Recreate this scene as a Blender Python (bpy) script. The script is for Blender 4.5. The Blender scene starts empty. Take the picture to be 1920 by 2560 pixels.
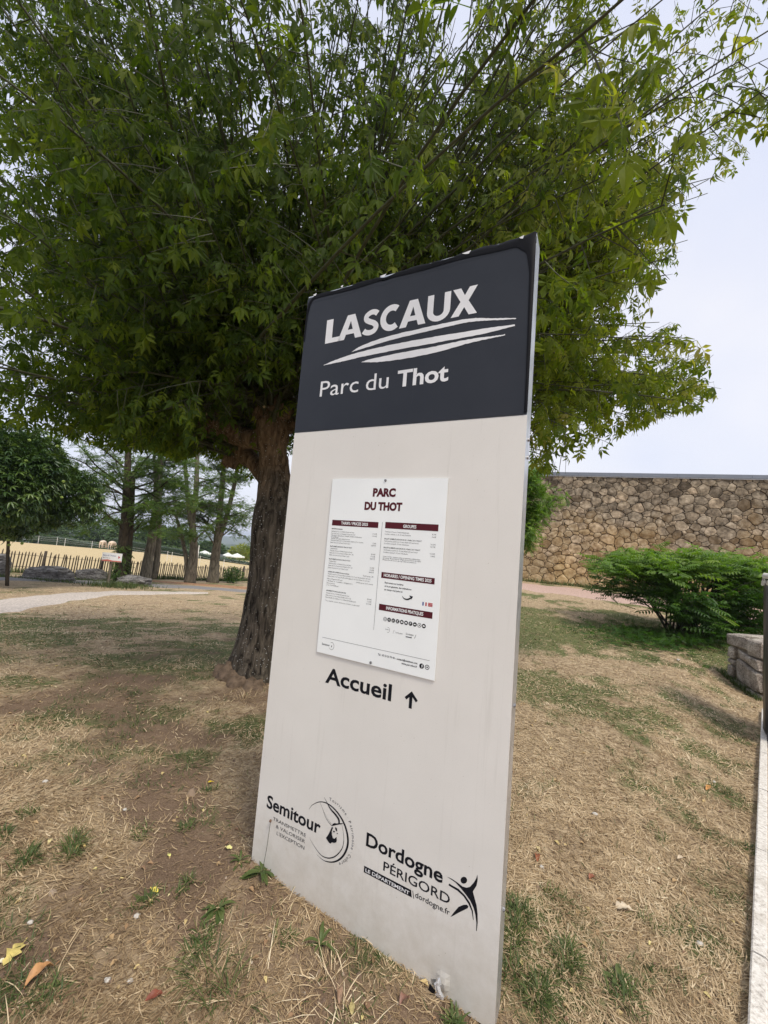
import bpy, math, random
import numpy as np
from mathutils import Vector, Matrix
from mathutils.geometry import tessellate_polygon
from mathutils import noise as mn

random.seed(7); RNG = np.random.default_rng(7)
SC = bpy.context.scene
COL = SC.collection
PI = math.pi

# ------------------------------------------------------------------ camera
FPX, PITCH, ROLL = 997.8, .0813, .0813
CAMZ = 1.6
cp, sp, cr, sr = math.cos(PITCH), math.sin(PITCH), math.cos(ROLL), math.sin(ROLL)
CF = np.array([0, cp, sp]); _U0 = np.array([0, -sp, cp]); _R0 = np.array([1., 0, 0])
CR = cr*_R0 + sr*_U0; CU = -sr*_R0 + cr*_U0
CAM = np.array([0, 0, CAMZ])
cd = bpy.data.cameras.new('camera'); co = bpy.data.objects.new('camera', cd); COL.objects.link(co)
cd.sensor_fit = 'HORIZONTAL'; cd.sensor_width = 36; cd.lens = 36*FPX/1920
cd.clip_start = .05; cd.clip_end = 12000
M = Matrix(((CR[0], CU[0], -CF[0], 0), (CR[1], CU[1], -CF[1], 0), (CR[2], CU[2], -CF[2], CAMZ), (0, 0, 0, 1)))
co.matrix_world = M
SC.camera = co

# ------------------------------------------------------------------ world, sun, exposure
SUN_EL, SUN_AZ = math.radians(58), math.radians(150)      # azimuth clockwise from +Y
W = bpy.data.worlds.new('World'); SC.world = W; W.use_nodes = True
nt = W.node_tree; nt.nodes.clear()
wo = nt.nodes.new('ShaderNodeOutputWorld'); bg = nt.nodes.new('ShaderNodeBackground')
sky = nt.nodes.new('ShaderNodeTexSky'); sky.sky_type = 'NISHITA'; sky.sun_disc = False
sky.sun_elevation = SUN_EL; sky.sun_rotation = SUN_AZ; sky.dust_density = 3.0; sky.air_density = 1.3
tc = nt.nodes.new('ShaderNodeTexCoord'); nz = nt.nodes.new('ShaderNodeTexNoise')
nz.inputs['Scale'].default_value = 1.6; nz.inputs['Detail'].default_value = 4; nz.inputs['Roughness'].default_value = .5
cr1 = nt.nodes.new('ShaderNodeValToRGB')
cr1.color_ramp.elements[0].position = .35; cr1.color_ramp.elements[0].color = (.74, .79, .98, 1)
cr1.color_ramp.elements[1].position = .65; cr1.color_ramp.elements[1].color = (.96, .95, 1.0, 1)
sc1 = nt.nodes.new('ShaderNodeVectorMath'); sc1.operation = 'SCALE'; sc1.inputs['Scale'].default_value = 5.8
mx = nt.nodes.new('ShaderNodeMix'); mx.data_type = 'RGBA'; mx.inputs['Factor'].default_value = .86
L = nt.links.new
L(tc.outputs['Generated'], nz.inputs['Vector']); L(nz.outputs['Fac'], cr1.inputs['Fac'])
L(cr1.outputs['Color'], sc1.inputs[0]); L(sky.outputs['Color'], mx.inputs['A']); L(sc1.outputs['Vector'], mx.inputs['B'])
L(mx.outputs['Result'], bg.inputs['Color']); bg.inputs['Strength'].default_value = .10
L(bg.outputs['Background'], wo.inputs['Surface'])
sd = bpy.data.lights.new('sun', 'SUN'); so = bpy.data.objects.new('sun', sd); COL.objects.link(so)
sd.energy = 1.5; sd.angle = math.radians(14); sd.color = (1, .93, .81)
_dir = Vector((math.sin(SUN_AZ)*math.cos(SUN_EL), math.cos(SUN_AZ)*math.cos(SUN_EL), math.sin(SUN_EL)))
so.rotation_euler = _dir.to_track_quat('Z', 'Y').to_euler(); so.location = (0, 0, 30)
SC.view_settings.view_transform = 'Standard'; SC.view_settings.look = 'None'
SC.view_settings.exposure = .86; SC.view_settings.gamma = 1; SC.view_settings.use_curve_mapping = False
SC.cycles.max_bounces = 8; SC.cycles.diffuse_bounces = 3; SC.cycles.transmission_bounces = 5
SC.cycles.transparent_max_bounces = 4; SC.cycles.volume_bounces = 0
SC.cycles.use_denoising = True

# ------------------------------------------------------------------ helpers
def ray(px, py):
    d = CF + CR*(px-960)/FPX - CU*(py-1280)/FPX
    return d/d[1]
def at(px, py, Y):                       # the world point seen at a photograph position, Y metres ahead
    return CAM + ray(px, py)*Y
def project(P):
    P = np.asarray(P) - CAM
    z = P@CF
    z = np.where(np.abs(z) < 1e-6, 1e-6, z)
    return 960 + FPX*(P@CR)/z, 1280 - FPX*(P@CU)/z, z

def tag(o, label=None, cat=None, group=None, kind=None):
    if label: o['label'] = label
    if cat: o['category'] = cat
    if group: o['group'] = group
    if kind: o['kind'] = kind
    return o
def empty(name, loc=(0, 0, 0), rz=0, **k):
    o = bpy.data.objects.new(name, None); COL.objects.link(o); o.location = loc; o.rotation_euler = (0, 0, rz)
    o.empty_display_size = .1
    return tag(o, **k)
def link(name, me, parent=None, mat=None, **k):
    o = bpy.data.objects.new(name, me); COL.objects.link(o)
    if parent is not None: o.parent = parent
    if mat is not None and not me.materials: me.materials.append(mat)
    return tag(o, **k)
class MB:
    """collects verts and faces, builds ONE mesh object"""
    def __init__(s): s.v = []; s.f = []; s.a = []
    def add(s, v, f):
        n = len(s.v); s.v.extend([tuple(map(float, p)) for p in v]); s.f.extend([tuple(i+n for i in q) for q in f])
    def box(s, c, sz, rz=0, jit=0, M=None):
        x, y, z = sz[0]/2, sz[1]/2, sz[2]/2
        vs = [(-x,-y,-z),(x,-y,-z),(x,y,-z),(-x,y,-z),(-x,-y,z),(x,-y,z),(x,y,z),(-x,y,z)]
        if jit: vs = [tuple(k+random.uniform(-jit, jit) for k in p) for p in vs]
        if M is not None: vs = [tuple(M@Vector(p)) for p in vs]
        ca, sa = math.cos(rz), math.sin(rz)
        vs = [(c[0]+p[0]*ca-p[1]*sa, c[1]+p[0]*sa+p[1]*ca, c[2]+p[2]) for p in vs]
        s.add(vs, [(0,3,2,1),(4,5,6,7),(0,1,5,4),(1,2,6,5),(2,3,7,6),(3,0,4,7)])
    def tube(s, pts, rad, n=6, cap=True, wob=0):
        pts = [Vector(p) for p in pts]
        if not hasattr(rad, '__len__'): rad = [rad]*len(pts)
        rings = []; up = Vector((.13, .31, .94))
        for i, p in enumerate(pts):
            t = (pts[min(i+1, len(pts)-1)]-pts[max(i-1, 0)])
            if t.length < 1e-9: t = Vector((0, 0, 1))
            t.normalize(); a = t.cross(up)
            if a.length < .05: a = t.cross(Vector((1, 0, 0)))
            a.normalize(); b = t.cross(a)
            ring = []
            for k in range(n):
                th = 2*PI*k/n; r = rad[i]
                if wob:
                    q = p + (a*math.cos(th)+b*math.sin(th))*r
                    r *= 1 + wob*mn.noise(q*(1.2/max(r, .05)))
                ring.append(p + (a*math.cos(th)+b*math.sin(th))*r)
            rings.append(ring)
        v = [q for r in rings for q in r]; f = []
        for i in range(len(pts)-1):
            for k in range(n):
                f.append((i*n+k, i*n+(k+1) % n, (i+1)*n+(k+1) % n, (i+1)*n+k))
        if cap:
            f.append(tuple(range(n))[::-1]); f.append(tuple((len(pts)-1)*n+k for k in range(n)))
        s.add(v, f)
    def build(s, name, mat, parent=None, smooth=False, attr=None, **k):
        me = bpy.data.meshes.new(name); me.from_pydata(s.v, [], s.f); me.update()
        if smooth: me.polygons.foreach_set('use_smooth', [True]*len(me.polygons))
        o = link(name, me, parent, mat, **k)
        return o
def big_mesh(name, V, F, mat, parent=None, tint=None, smooth=False, **k):
    """V (n,3); F (m,3) or (m,4) numpy; tint per vertex float"""
    me = bpy.data.meshes.new(name); V = np.ascontiguousarray(V, dtype=np.float32); F = np.ascontiguousarray(F, dtype=np.int32)
    me.vertices.add(len(V)); me.vertices.foreach_set('co', V.ravel())
    nn = F.shape[1]; me.loops.add(F.size); me.loops.foreach_set('vertex_index', F.ravel())
    me.polygons.add(len(F)); me.polygons.foreach_set('loop_start', np.arange(0, F.size, nn, dtype=np.int32))
    me.polygons.foreach_set('loop_total', np.full(len(F), nn, dtype=np.int32))
    if smooth: me.polygons.foreach_set('use_smooth', np.ones(len(F), dtype=bool))
    if tint is not None:
        a = me.attributes.new('tint', 'FLOAT', 'POINT'); a.data.foreach_set('value', np.ascontiguousarray(tint, dtype=np.float32))
    me.update(calc_edges=True)
    return link(name, me, parent, mat, **k)
def stamp(T, TF, pos, X, Y, Z, scl, tint):
    """copies template T (n,3) with faces TF to N frames; X,Y,Z (N,3) axes"""
    N = len(pos); n = len(T)
    V = (T[None, :, 0:1]*X[:, None, :] + T[None, :, 1:2]*Y[:, None, :] + T[None, :, 2:3]*Z[:, None, :])*scl[:, None, None] + pos[:, None, :]
    F = (TF[None] + (np.arange(N)*n)[:, None, None]).reshape(-1, TF.shape[1])
    return V.reshape(-1, 3), F, np.repeat(tint, n)
def norm(a): return a/np.maximum(np.linalg.norm(a, axis=-1, keepdims=True), 1e-9)
def frames(d, roll=None, up=None):
    """Y axis along d, Z roughly up"""
    d = norm(d); N = len(d)
    u = np.tile([0, 0, 1.], (N, 1)) if up is None else up
    x = np.cross(d, u); bad = np.linalg.norm(x, axis=1) < .1; x[bad] = [1, 0, 0]; x = norm(x)
    z = np.cross(x, d)
    if roll is not None:
        c, s_ = np.cos(roll)[:, None], np.sin(roll)[:, None]
        x, z = x*c + z*s_, z*c - x*s_
    return x, d, z
# value noise (numpy)
_H = RNG.random((256, 256))
def vn(x, y):
    xi = np.floor(x).astype(int); yi = np.floor(y).astype(int); fx = x-xi; fy = y-yi
    fx = fx*fx*(3-2*fx); fy = fy*fy*(3-2*fy)
    g = lambda i, j: _H[i & 255, j & 255]
    return (g(xi, yi)*(1-fx)+g(xi+1, yi)*fx)*(1-fy)+(g(xi, yi+1)*(1-fx)+g(xi+1, yi+1)*fx)*fy
def fbm(x, y, s=1., o=4):
    r = 0; a = .5; t = 0
    for k in range(o):
        r = r + a*vn(x*s+17*k, y*s+31*k); t += a; a *= .5; s *= 2.03
    return r/t
def ss(a, b, x):
    t = np.clip((x-a)/(b-a), 0, 1); return t*t*(3-2*t)

# ------------------------------------------------------------------ materials
def mat(name): 
    m = bpy.data.materials.new(name); m.use_nodes = True
    return m, m.node_tree, m.node_tree.nodes['Principled BSDF']
def N_(nt, t, **kw):
    n = nt.nodes.new(t)
    for k, v in kw.items():
        if k in n.inputs.keys(): n.inputs[k].default_value = v
        else: setattr(n, k, v)
    return n
def ramp(nt, src, stops):
    r = nt.nodes.new('ShaderNodeValToRGB'); e = r.color_ramp.elements
    e[0].position, e[0].color = stops[0][0], (*stops[0][1], 1); e[1].position, e[1].color = stops[-1][0], (*stops[-1][1], 1)
    for p, c in stops[1:-1]:
        q = e.new(p); q.color = (*c, 1)
    nt.links.new(src, r.inputs['Fac']); return r.outputs['Color']
def mixc(nt, f, a, b, blend='MIX'):
    m = nt.nodes.new('ShaderNodeMix'); m.data_type = 'RGBA'; m.blend_type = blend
    for s_, v in (('Factor', f), ('A', a), ('B', b)):
        if isinstance(v, (int, float)): m.inputs[s_].default_value = v
        elif isinstance(v, tuple): m.inputs[s_].default_value = (*v, 1)
        else: nt.links.new(v, m.inputs[s_])
    return m.outputs['Result']
def math_(nt, op, a, b=0.):
    m = nt.nodes.new('ShaderNodeMath'); m.operation = op
    for i, v in enumerate((a, b)):
        if isinstance(v, (int, float)): m.inputs[i].default_value = v
        else: nt.links.new(v, m.inputs[i])
    return m.outputs[0]
def pos(nt, scale=None):
    g = nt.nodes.new('ShaderNodeNewGeometry'); 
    if scale is None: return g.outputs['Position']
    m = nt.nodes.new('ShaderNodeVectorMath'); m.operation = 'MULTIPLY'; m.inputs[1].default_value = scale
    nt.links.new(g.outputs['Position'], m.inputs[0]); return m.outputs[0]
def noise(nt, vec, scale, detail=4, rough=.55, dist=0):
    n = N_(nt, 'ShaderNodeTexNoise', Scale=scale, Detail=detail, Roughness=rough, Distortion=dist); nt.links.new(vec, n.inputs['Vector']); return n.outputs['Fac']
def bump(nt, bs, h, strength, dist):
    b = N_(nt, 'ShaderNodeBump', Strength=strength, Distance=dist); nt.links.new(h, b.inputs['Height']); nt.links.new(b.outputs[0], bs.inputs['Normal'])
def attr(nt, name):
    a = nt.nodes.new('ShaderNodeAttribute'); a.attribute_name = name; return a
def plain(name, c, rough=.6, metal=0, spec=.5, var=.15, sc=8, bmp=0, bsc=60):
    m, nt, b = mat(name); p = pos(nt)
    f = noise(nt, p, sc, 5)
    lo = tuple(k*(1-var) for k in c); hi = tuple(min(1, k*(1+var)) for k in c)
    nt.links.new(ramp(nt, f, [(.3, lo), (.7, hi)]), b.inputs['Base Color'])
    b.inputs['Roughness'].default_value = rough; b.inputs['Metallic'].default_value = metal; b.inputs['Specular IOR Level'].default_value = spec
    if bmp: bump(nt, b, noise(nt, p, bsc, 4), bmp, .01)
    return m
def leafmat(name, stops, trans=.4, tcol=(1.0, 1.15, .35), rough=.5, spec=.35):
    """leaf: diffuse + translucent, hue picked per leaf by 'tint' and object random"""
    m, nt, b = mat(name)
    a = attr(nt, 'tint'); oi = nt.nodes.new('ShaderNodeObjectInfo')
    n1 = noise(nt, pos(nt), 1.1, 3)
    n2 = noise(nt, pos(nt), 70, 2)
    t = math_(nt, 'ADD', math_(nt, 'ADD', math_(nt, 'MULTIPLY', a.outputs['Fac'], .72), math_(nt, 'MULTIPLY', n1, .42)), math_(nt, 'ADD', math_(nt, 'MULTIPLY', n2, .16), -.15))
    col = ramp(nt, t, stops)
    nt.links.new(col, b.inputs['Base Color']); b.inputs['Roughness'].default_value = rough; b.inputs['Specular IOR Level'].default_value = spec
    tr = nt.nodes.new('ShaderNodeBsdfTranslucent')
    nt.links.new(mixc(nt, 1.0, col, tcol, 'MULTIPLY'), tr.inputs['Color'])
    mxs = nt.nodes.new('ShaderNodeMixShader'); mxs.inputs[0].default_value = trans
    nt.links.new(b.outputs[0], mxs.inputs[1]); nt.links.new(tr.outputs[0], mxs.inputs[2])
    nt.links.new(mxs.outputs[0], nt.nodes['Material Output'].inputs['Surface'])
    return m
def bark(name, dark, light, ridge=9, spots=None, bstr=.8, top=None):
    m, nt, b = mat(name)
    tcn = nt.nodes.new('ShaderNodeTexCoord')
    mp = nt.nodes.new('ShaderNodeVectorMath'); mp.operation = 'MULTIPLY'; mp.inputs[1].default_value = (1, 1, .2)
    nt.links.new(tcn.outputs['Object'], mp.inputs[0]); v = mp.outputs[0]
    r1 = noise(nt, v, ridge*2.2, 6, .65, .6); r2 = noise(nt, tcn.outputs['Object'], 2.2, 4)
    c = ramp(nt, r1, [(.36, dark), (.52, tuple((a+q)/2 for a, q in zip(dark, light))), (.68, light)])
    c = mixc(nt, math_(nt, 'MULTIPLY', r2, .6), c, mixc(nt, 1., c, (.55, .62, .45), 'MULTIPLY'))
    if top:
        sz = nt.nodes.new('ShaderNodeSeparateXYZ'); nt.links.new(tcn.outputs['Object'], sz.inputs[0])
        h = nt.nodes.new('ShaderNodeMapRange'); h.inputs['From Min'].default_value = 2.05; h.inputs['From Max'].default_value = 2.75
        nt.links.new(math_(nt, 'ADD', sz.outputs[2], math_(nt, 'MULTIPLY', math_(nt, 'SUBTRACT', noise(nt, tcn.outputs['Object'], 3.5, 5, .7), .5), 1.4)), h.inputs['Value'])
        c = mixc(nt, h.outputs[0], c, ramp(nt, r1, [(.36, top[0]), (.68, top[1])]))
    if spots:
        vo = N_(nt, 'ShaderNodeTexVoronoi', Scale=30., Randomness=1.); nt.links.new(tcn.outputs['Object'], vo.inputs['Vector'])
        n3 = noise(nt, tcn.outputs['Object'], 5, 3)
        d = math_(nt, 'LESS_THAN', math_(nt, 'ADD', vo.outputs['Distance'], math_(nt, 'ADD', math_(nt, 'MULTIPLY', n3, -.42), math_(nt, 'MULTIPLY', r1, .12))), .0)
        c = mixc(nt, math_(nt, 'MULTIPLY', d, .6), c, spots)
    nt.links.new(c, b.inputs['Base Color']); b.inputs['Roughness'].default_value = .9; b.inputs['Specular IOR Level'].default_value = .15
    bump(nt, b, r1, bstr, .05)
    return m

# ------------------------------------------------------------------ terrain
_ZL = np.array([(-50, .1), (0, 0), (3, 0), (5, -.14), (7, -.34), (9.3, -.56), (12, -.76), (16, -1.02), (20, -1.24), (25, -1.66), (31, -2.1), (38, -2.32), (45, -2.4), (60, -2.4), (75, -4.4), (100, -8), (200, -30), (500, -62), (12000, -62)], float)
_ZR = np.array([(-50, .1), (0, 0), (3, 0), (6, .0), (10, .1), (15, .26), (18, .36), (21, .36), (60, .3), (100, -3), (200, -25), (500, -62), (12000, -62)], float)
def kerb_side(x, y):                     # signed distance to the right of the kerb line
    k0 = np.array([1.50, 1.595]); kd = np.array([.695, .719])
    return (x-k0[0])*kd[1] - (y-k0[1])*kd[0]
def zg(x, y):
    x = np.asarray(x, float); y = np.asarray(y, float)
    w = ss(-.25, .32, x/(np.maximum(y, 0)+2.2))
    yy = y + 0*x
    z = np.interp(yy, _ZL[:, 0], _ZL[:, 1])*(1-w) + np.interp(yy, _ZR[:, 0], _ZR[:, 1])*w
    d = kerb_side(x, y)
    near = ss(9, 6, y)*ss(-6, -3, y)
    z = z - near*ss(-1.1, -.1, d)*np.interp(y, [0, 1.5, 5.6, 9], [.08, .09, .24, .2])
    r = np.hypot(x, y)
    fade = ss(60, 20, r)
    z = z + fade*(fbm(x, y, .55, 3)-.5)*.10 + ss(14, 6, r)*(fbm(x+9, y, 3.2, 3)-.5)*.035
    z = z + .07*np.exp(-((x+1.55)**2+(y-4.95)**2)/.5)           # root mound of the big tree
    z = z + .05*np.exp(-((x+.52)**2+(y-2.02)**2)/.03)           # soil heaped at the sign's far corner
    z = z - .02*np.exp(-((x+.2)**2+(y-1.35)**2)/.2)
    return z
def green_mask(x, y):                    # 0 dry straw .. 1 green
    r = np.hypot(x, y)
    g = (fbm(x+40, y+3, .75, 4)-.5)*2.2 + (fbm(x+4, y+33, 3.2, 3)-.5)*2.2
    left = ss(.2, -.6, x/(y+1.5))
    base = .05 + .0*r
    base = base + left*(.30*np.exp(-((y-6.6)/2.0)**2) - .08*ss(10, 14, y))
    base = base + (1-left)*(.42*np.exp(-((y-8.6)/2.3)**2)) 
    base = base + .26*np.exp(-((x-.95)**2+(y-1.45)**2)/.12) + .16*np.exp(-((x-1.2)**2+(y-1.9)**2)/.1)
    return np.clip(.5 + 1.5*(g*.5 + base) - .25, 0, 1)
def soil_mask(x, y):
    g = (fbm(x+80, y+13, 1.6, 4)-.5)*3.4
    b = .02 + .06*ss(.25, -.35, x/(y+1))*ss(4.2, 2.2, y) + .6*np.exp(-((x+1.45)**2+(y-4.5)**2)/1.6) + .34*np.exp(-((x+.05)**2+(y-1.35)**2)/.25) + .25*np.exp(-((x+.9)**2+(y-1.4)**2)/.5) - .12*ss(3, 8, y)
    b = b + .12*ss(.3, -.3, x/(y+1))*ss(5, 2, y)
    b = b - .15*ss(0, .5, x/(y+1))
    return np.clip(.5*(g+b*2), 0, 1)

def ground_mat():
    m, nt, b = mat('lawn')
    p = pos(nt)
    az = attr(nt, 'zone'); sep = nt.nodes.new('ShaderNodeSeparateColor'); nt.links.new(az.outputs['Color'], sep.inputs[0])
    f1 = noise(nt, p, 38, 6, .7); f2 = noise(nt, p, 5, 5, .6); f3 = noise(nt, pos(nt, (1, 1, 1)), 130, 3, .7)
    f4 = noise(nt, p, 11, 5, .7); f14 = math_(nt, 'ADD', math_(nt, 'MULTIPLY', f1, .6), math_(nt, 'MULTIPLY', f4, .4))
    straw = ramp(nt, f14, [(.36, (.13, .088, .055)), (.46, (.31, .23, .145)), (.56, (.52, .405, .26)), (.68, (.72, .59, .40))])
    grn = ramp(nt, f1, [(.3, (.05, .06, .025)), (.5, (.135, .15, .06)), (.75, (.30, .29, .14))])
    soil = ramp(nt, f2, [(.3, (.115, .075, .05)), (.55, (.20, .135, .09)), (.75, (.33, .235, .15))])
    soil = mixc(nt, .55, soil, ramp(nt, f3, [(.3, (.06, .04, .03)), (.6, (.27, .19, .125)), (.8, (.42, .32, .22))]))
    fld = ramp(nt, f4, [(.35, (.40, .31, .17)), (.5, (.52, .41, .23)), (.65, (.64, .52, .31))])
    wood = ramp(nt, noise(nt, p, .05, 6, .7), [(.35, (.015, .03, .012)), (.65, (.06, .10, .03))])
    gm = math_(nt, 'ADD', sep.outputs[0], math_(nt, 'MULTIPLY', math_(nt, 'SUBTRACT', f2, .5), .9))
    gm = ramp(nt, gm, [(.35, (0, 0, 0)), (.65, (1, 1, 1))])
    c = mixc(nt, gm, straw, grn)
    sm = math_(nt, 'ADD', sep.outputs[1], math_(nt, 'MULTIPLY', math_(nt, 'SUBTRACT', f1, .5), 1.0))
    c = mixc(nt, ramp(nt, sm, [(.3, (0, 0, 0)), (.55, (1, 1, 1))]), c, soil)
    far = sep.outputs[2]
    c = mixc(nt, ramp(nt, far, [(.2, (0, 0, 0)), (.3, (1, 1, 1))]), c, fld)
    c = mixc(nt, ramp(nt, far, [(.6, (0, 0, 0)), (.8, (1, 1, 1))]), c, wood)
    nt.links.new(c, b.inputs['Base Color']); b.inputs['Roughness'].default_value = .95; b.inputs['Specular IOR Level'].default_value = .1
    h = math_(nt, 'ADD', math_(nt, 'MULTIPLY', f1, .7), math_(nt, 'MULTIPLY', f3, .4))
    bump(nt, b, h, .9, .02)
    return m
MG = ground_mat()

FEN = [(-30.5, 11.5), (-18.3, 19.0), (-14.6, 23.6), (-10.9, 30.6), (-8.2, 37.5), (-6.4, 43)]    # line of the pale fence
def fence_far(x, y):                     # >0 beyond the fence
    fx = np.array([p[0] for p in FEN]); fy = np.array([p[1] for p in FEN])
    return y - np.interp(x, fx, fy, left=fy[0]-20, right=200)
def build_ground():
    n = 560; a = 1.6; b_ = math.asinh(6000/a)
    t = np.linspace(-b_, b_, n); X, Y = np.meshgrid(a*np.sinh(t), a*np.sinh(t)+2.0)
    Z = zg(X, Y)
    V = np.stack([X, Y, Z], -1).reshape(-1, 3)
    i = np.arange(n-1); I, J = np.meshgrid(i, i); k = (J*n+I).ravel()
    F = np.stack([k, k+1, k+n+1, k+n], -1)
    o = big_mesh('ground', V, F, MG, smooth=True, kind='structure')
    x, y = V[:, 0], V[:, 1]
    c = np.zeros((len(V), 4), np.float32); c[:, 3] = 1
    c[:, 0] = green_mask(x, y); c[:, 1] = soil_mask(x, y)
    r = np.hypot(x, y)
    fl = (fence_far(x, y) > .4) & (x < -2) & (y < 90)
    c[:, 2] = np.where(r > 95, 1., np.where(fl, .45, 0))
    at_ = o.data.color_attributes.new('zone', 'FLOAT_COLOR', 'POINT'); at_.data.foreach_set('color', c.ravel())
    return o
build_ground()

def strip(name, left, right, mt, dz, nw=8, rough=.0, sink=.03, **k):
    """a ground-hugging sheet between two outlines (lists of xy)"""
    Lp = np.array(left, float); Rp = np.array(right, float)
    def res(P, n=70):
        s = np.r_[0, np.cumsum(np.hypot(*np.diff(P, axis=0).T))]; q = np.linspace(0, s[-1], n)
        return np.stack([np.interp(q, s, P[:, 0]), np.interp(q, s, P[:, 1])], -1)
    A, B = res(Lp), res(Rp); V = []
    t = np.linspace(0, 1, nw)
    for i in range(len(A)):
        wv = rough*(fbm(np.array([i*.37]), np.array([3.3]), 1, 3)[0]-.5); wv2 = rough*(fbm(np.array([i*.41]), np.array([9.3]), 1, 3)[0]-.5)
        d = norm((B[i]-A[i])[None])[0]
        a_, b2 = A[i]+d*wv, B[i]+d*wv2
        for u in t: V.append(a_*(1-u)+b2*u)
    V = np.array(V); Z = zg(V[:, 0], V[:, 1])+dz; Zr = Z.reshape(-1, nw); Zr[:, 0] -= dz+sink; Zr[:, -1] -= dz+sink; Z = Zr.ravel(); V = np.c_[V, Z]
    F = []
    for i in range(len(A)-1):
        for j in range(nw-1):
            q = i*nw+j; F.append((q, q+1, q+nw+1, q+nw))
    return big_mesh(name, V, np.array(F), mt, smooth=True, **k)
def gxy(px, py, Y=None):
    """where the line of sight through a photograph position meets the terrain"""
    r = ray(px, py); ys = np.geomspace(.5, 300, 4000); P = CAM+r[None]*ys[:, None]
    h = P[:, 2]-zg(P[:, 0], P[:, 1]); i = np.argmax(h < 0)
    return (P[i, 0], P[i, 1])

m_gravel = plain('pale gravel', (.52, .46, .40), .95, var=.35, sc=22, bmp=.8, bsc=90, spec=.1)
m_asph = plain('grey asphalt', (.23, .22, .215), .9, var=.15, sc=30, bmp=.4, spec=.2)
m_mulch = plain('pink gravel', (.48, .345, .285), .95, var=.4, sc=30, bmp=.8, spec=.1)
up_ = [gxy(*p) for p in ((-160, 1500), (0, 1496), (90, 1487), (180, 1480), (300, 1477), (420, 1479), (520, 1482))]
lo_ = [gxy(*p) for p in ((-160, 1570), (0, 1538), (90, 1523), (180, 1507), (260, 1492), (400, 1487), (520, 1485))]
strip('gravel_path', lo_, up_, m_gravel, .03, nw=6, rough=.5, kind='structure')
a1 = [gxy(*p) for p in ((-60, 1443), (40, 1444), (300, 1452), (400, 1460), (480, 1464), (575, 1472), (640, 1478))]
a2 = [gxy(*p) for p in ((-60, 1452), (40, 1453), (300, 1462), (380, 1470), (480, 1474), (565, 1479), (640, 1485))]
strip('asphalt_path', a2, a1, m_asph, .045, nw=4, rough=.12, kind='structure')
m_litter = plain('leaf litter', (.36, .21, .12), .95, var=.5, sc=9, bmp=.6, spec=.1)
l1 = [gxy(*p) for p in ((330, 1447), (420, 1452), (500, 1457), (600, 1464), (660, 1468))]
l2 = [gxy(*p) for p in ((330, 1452), (420, 1461), (500, 1466), (575, 1473), (660, 1478))]
strip('leaf_litter_bed', l2, l1, m_litter, .03, nw=4, rough=.4, kind='structure')
# pink gravel bed at the foot of the stone building
b1 = [(5.2, 15.6), (7, 14.4), (9, 12.8), (12, 12.0), (20, 10.5)]
b0 = [(6.0, 19.3), (8, 18.9), (11, 18.0), (14, 17.0), (20, 15.0)]
strip('gravel_bed', b1, b0, m_mulch, .012, nw=6, rough=.5, kind='structure')

# kerb and red gravel walk
KD = Vector((.695, .719, 0)); KN = Vector((.719, -.695, 0)); K0 = Vector((1.506, 1.589, 0))
m_kerb, ntk, bk = mat('concrete kerb')
ck = ramp(ntk, noise(ntk, pos(ntk), 60, 6, .7), [(.32, (.30, .27, .24)), (.45, (.62, .58, .52)), (.6, (.78, .75, .69))])
ck = mixc(ntk, ramp(ntk, noise(ntk, pos(ntk, (1, 1, 1)), 9, 4), [(.5, (0, 0, 0)), (.75, (.5, .5, .5))]), ck, (.45, .40, .33))
ntk.links.new(ck, bk.inputs['Base Color']); bk.inputs['Roughness'].default_value = .85; bump(ntk, bk, noise(ntk, pos(ntk), 150, 4), .5, .004)
m_red, ntr, br = mat('red gravel')
vo = N_(ntr, 'ShaderNodeTexVoronoi', Scale=70.); ntr.links.new(pos(ntr), vo.inputs['Vector'])
sp_ = ntr.nodes.new('ShaderNodeSeparateColor'); ntr.links.new(vo.outputs['Color'], sp_.inputs[0])
cc = ramp(ntr, sp_.outputs[0], [(.0, (.16, .07, .06)), (.4, (.32, .17, .14)), (.75, (.45, .28, .23)), (1., (.65, .52, .46))])
ntr.links.new(cc, br.inputs['Base Color']); br.inputs['Roughness'].default_value = .9
bump(ntr, br, vo.outputs['Distance'], .8, .01)
def kz(p): return float(zg(p.x, p.y))
def kpt(s, o): return K0 + KD*s + KN*o
ws0 = [tuple(kpt(s, .04).xy) for s in np.linspace(-4, 8.5, 12)]; ws1 = [tuple(kpt(s, 2.6).xy) for s in np.linspace(-4, 8.5, 12)]
strip('red_gravel_path', ws0, ws1, m_red, .02, nw=8, kind='structure')
kerb = empty('kerb', (K0.x, K0.y, 0), kind='structure')
s0 = -2.6
while s0 < 4.9:
    mb = MB(); n = 8; rings = []
    prof = [(-.027, -.16), (-.027, .050), (-.021, .056), (.021, .056), (.027, .050), (.027, -.16)]
    for i in range(n+1):
        s1_ = s0 + .006 + (.988)*i/n; q = kpt(s1_, 0); zz = kz(q)*1. + .0
        rings.append([(*(kpt(s1_, o).xy), zz+h+random.uniform(-.001, .001)) for o, h in prof])
    v = [p for r in rings for p in r]; f = []; k6 = 6
    for i in range(n):
        for k in range(5): f.append((i*k6+k, i*k6+k+1, (i+1)*k6+k+1, (i+1)*k6+k))
    f.append(tuple(range(6))[::-1]); f.append(tuple(n*k6+k for k in range(6)))
    v = [(p[0]-K0.x, p[1]-K0.y, p[2]) for p in v]
    mb.add(v, f); mb.build('kerb_stone', m_kerb, kerb); s0 += 1.0

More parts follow.
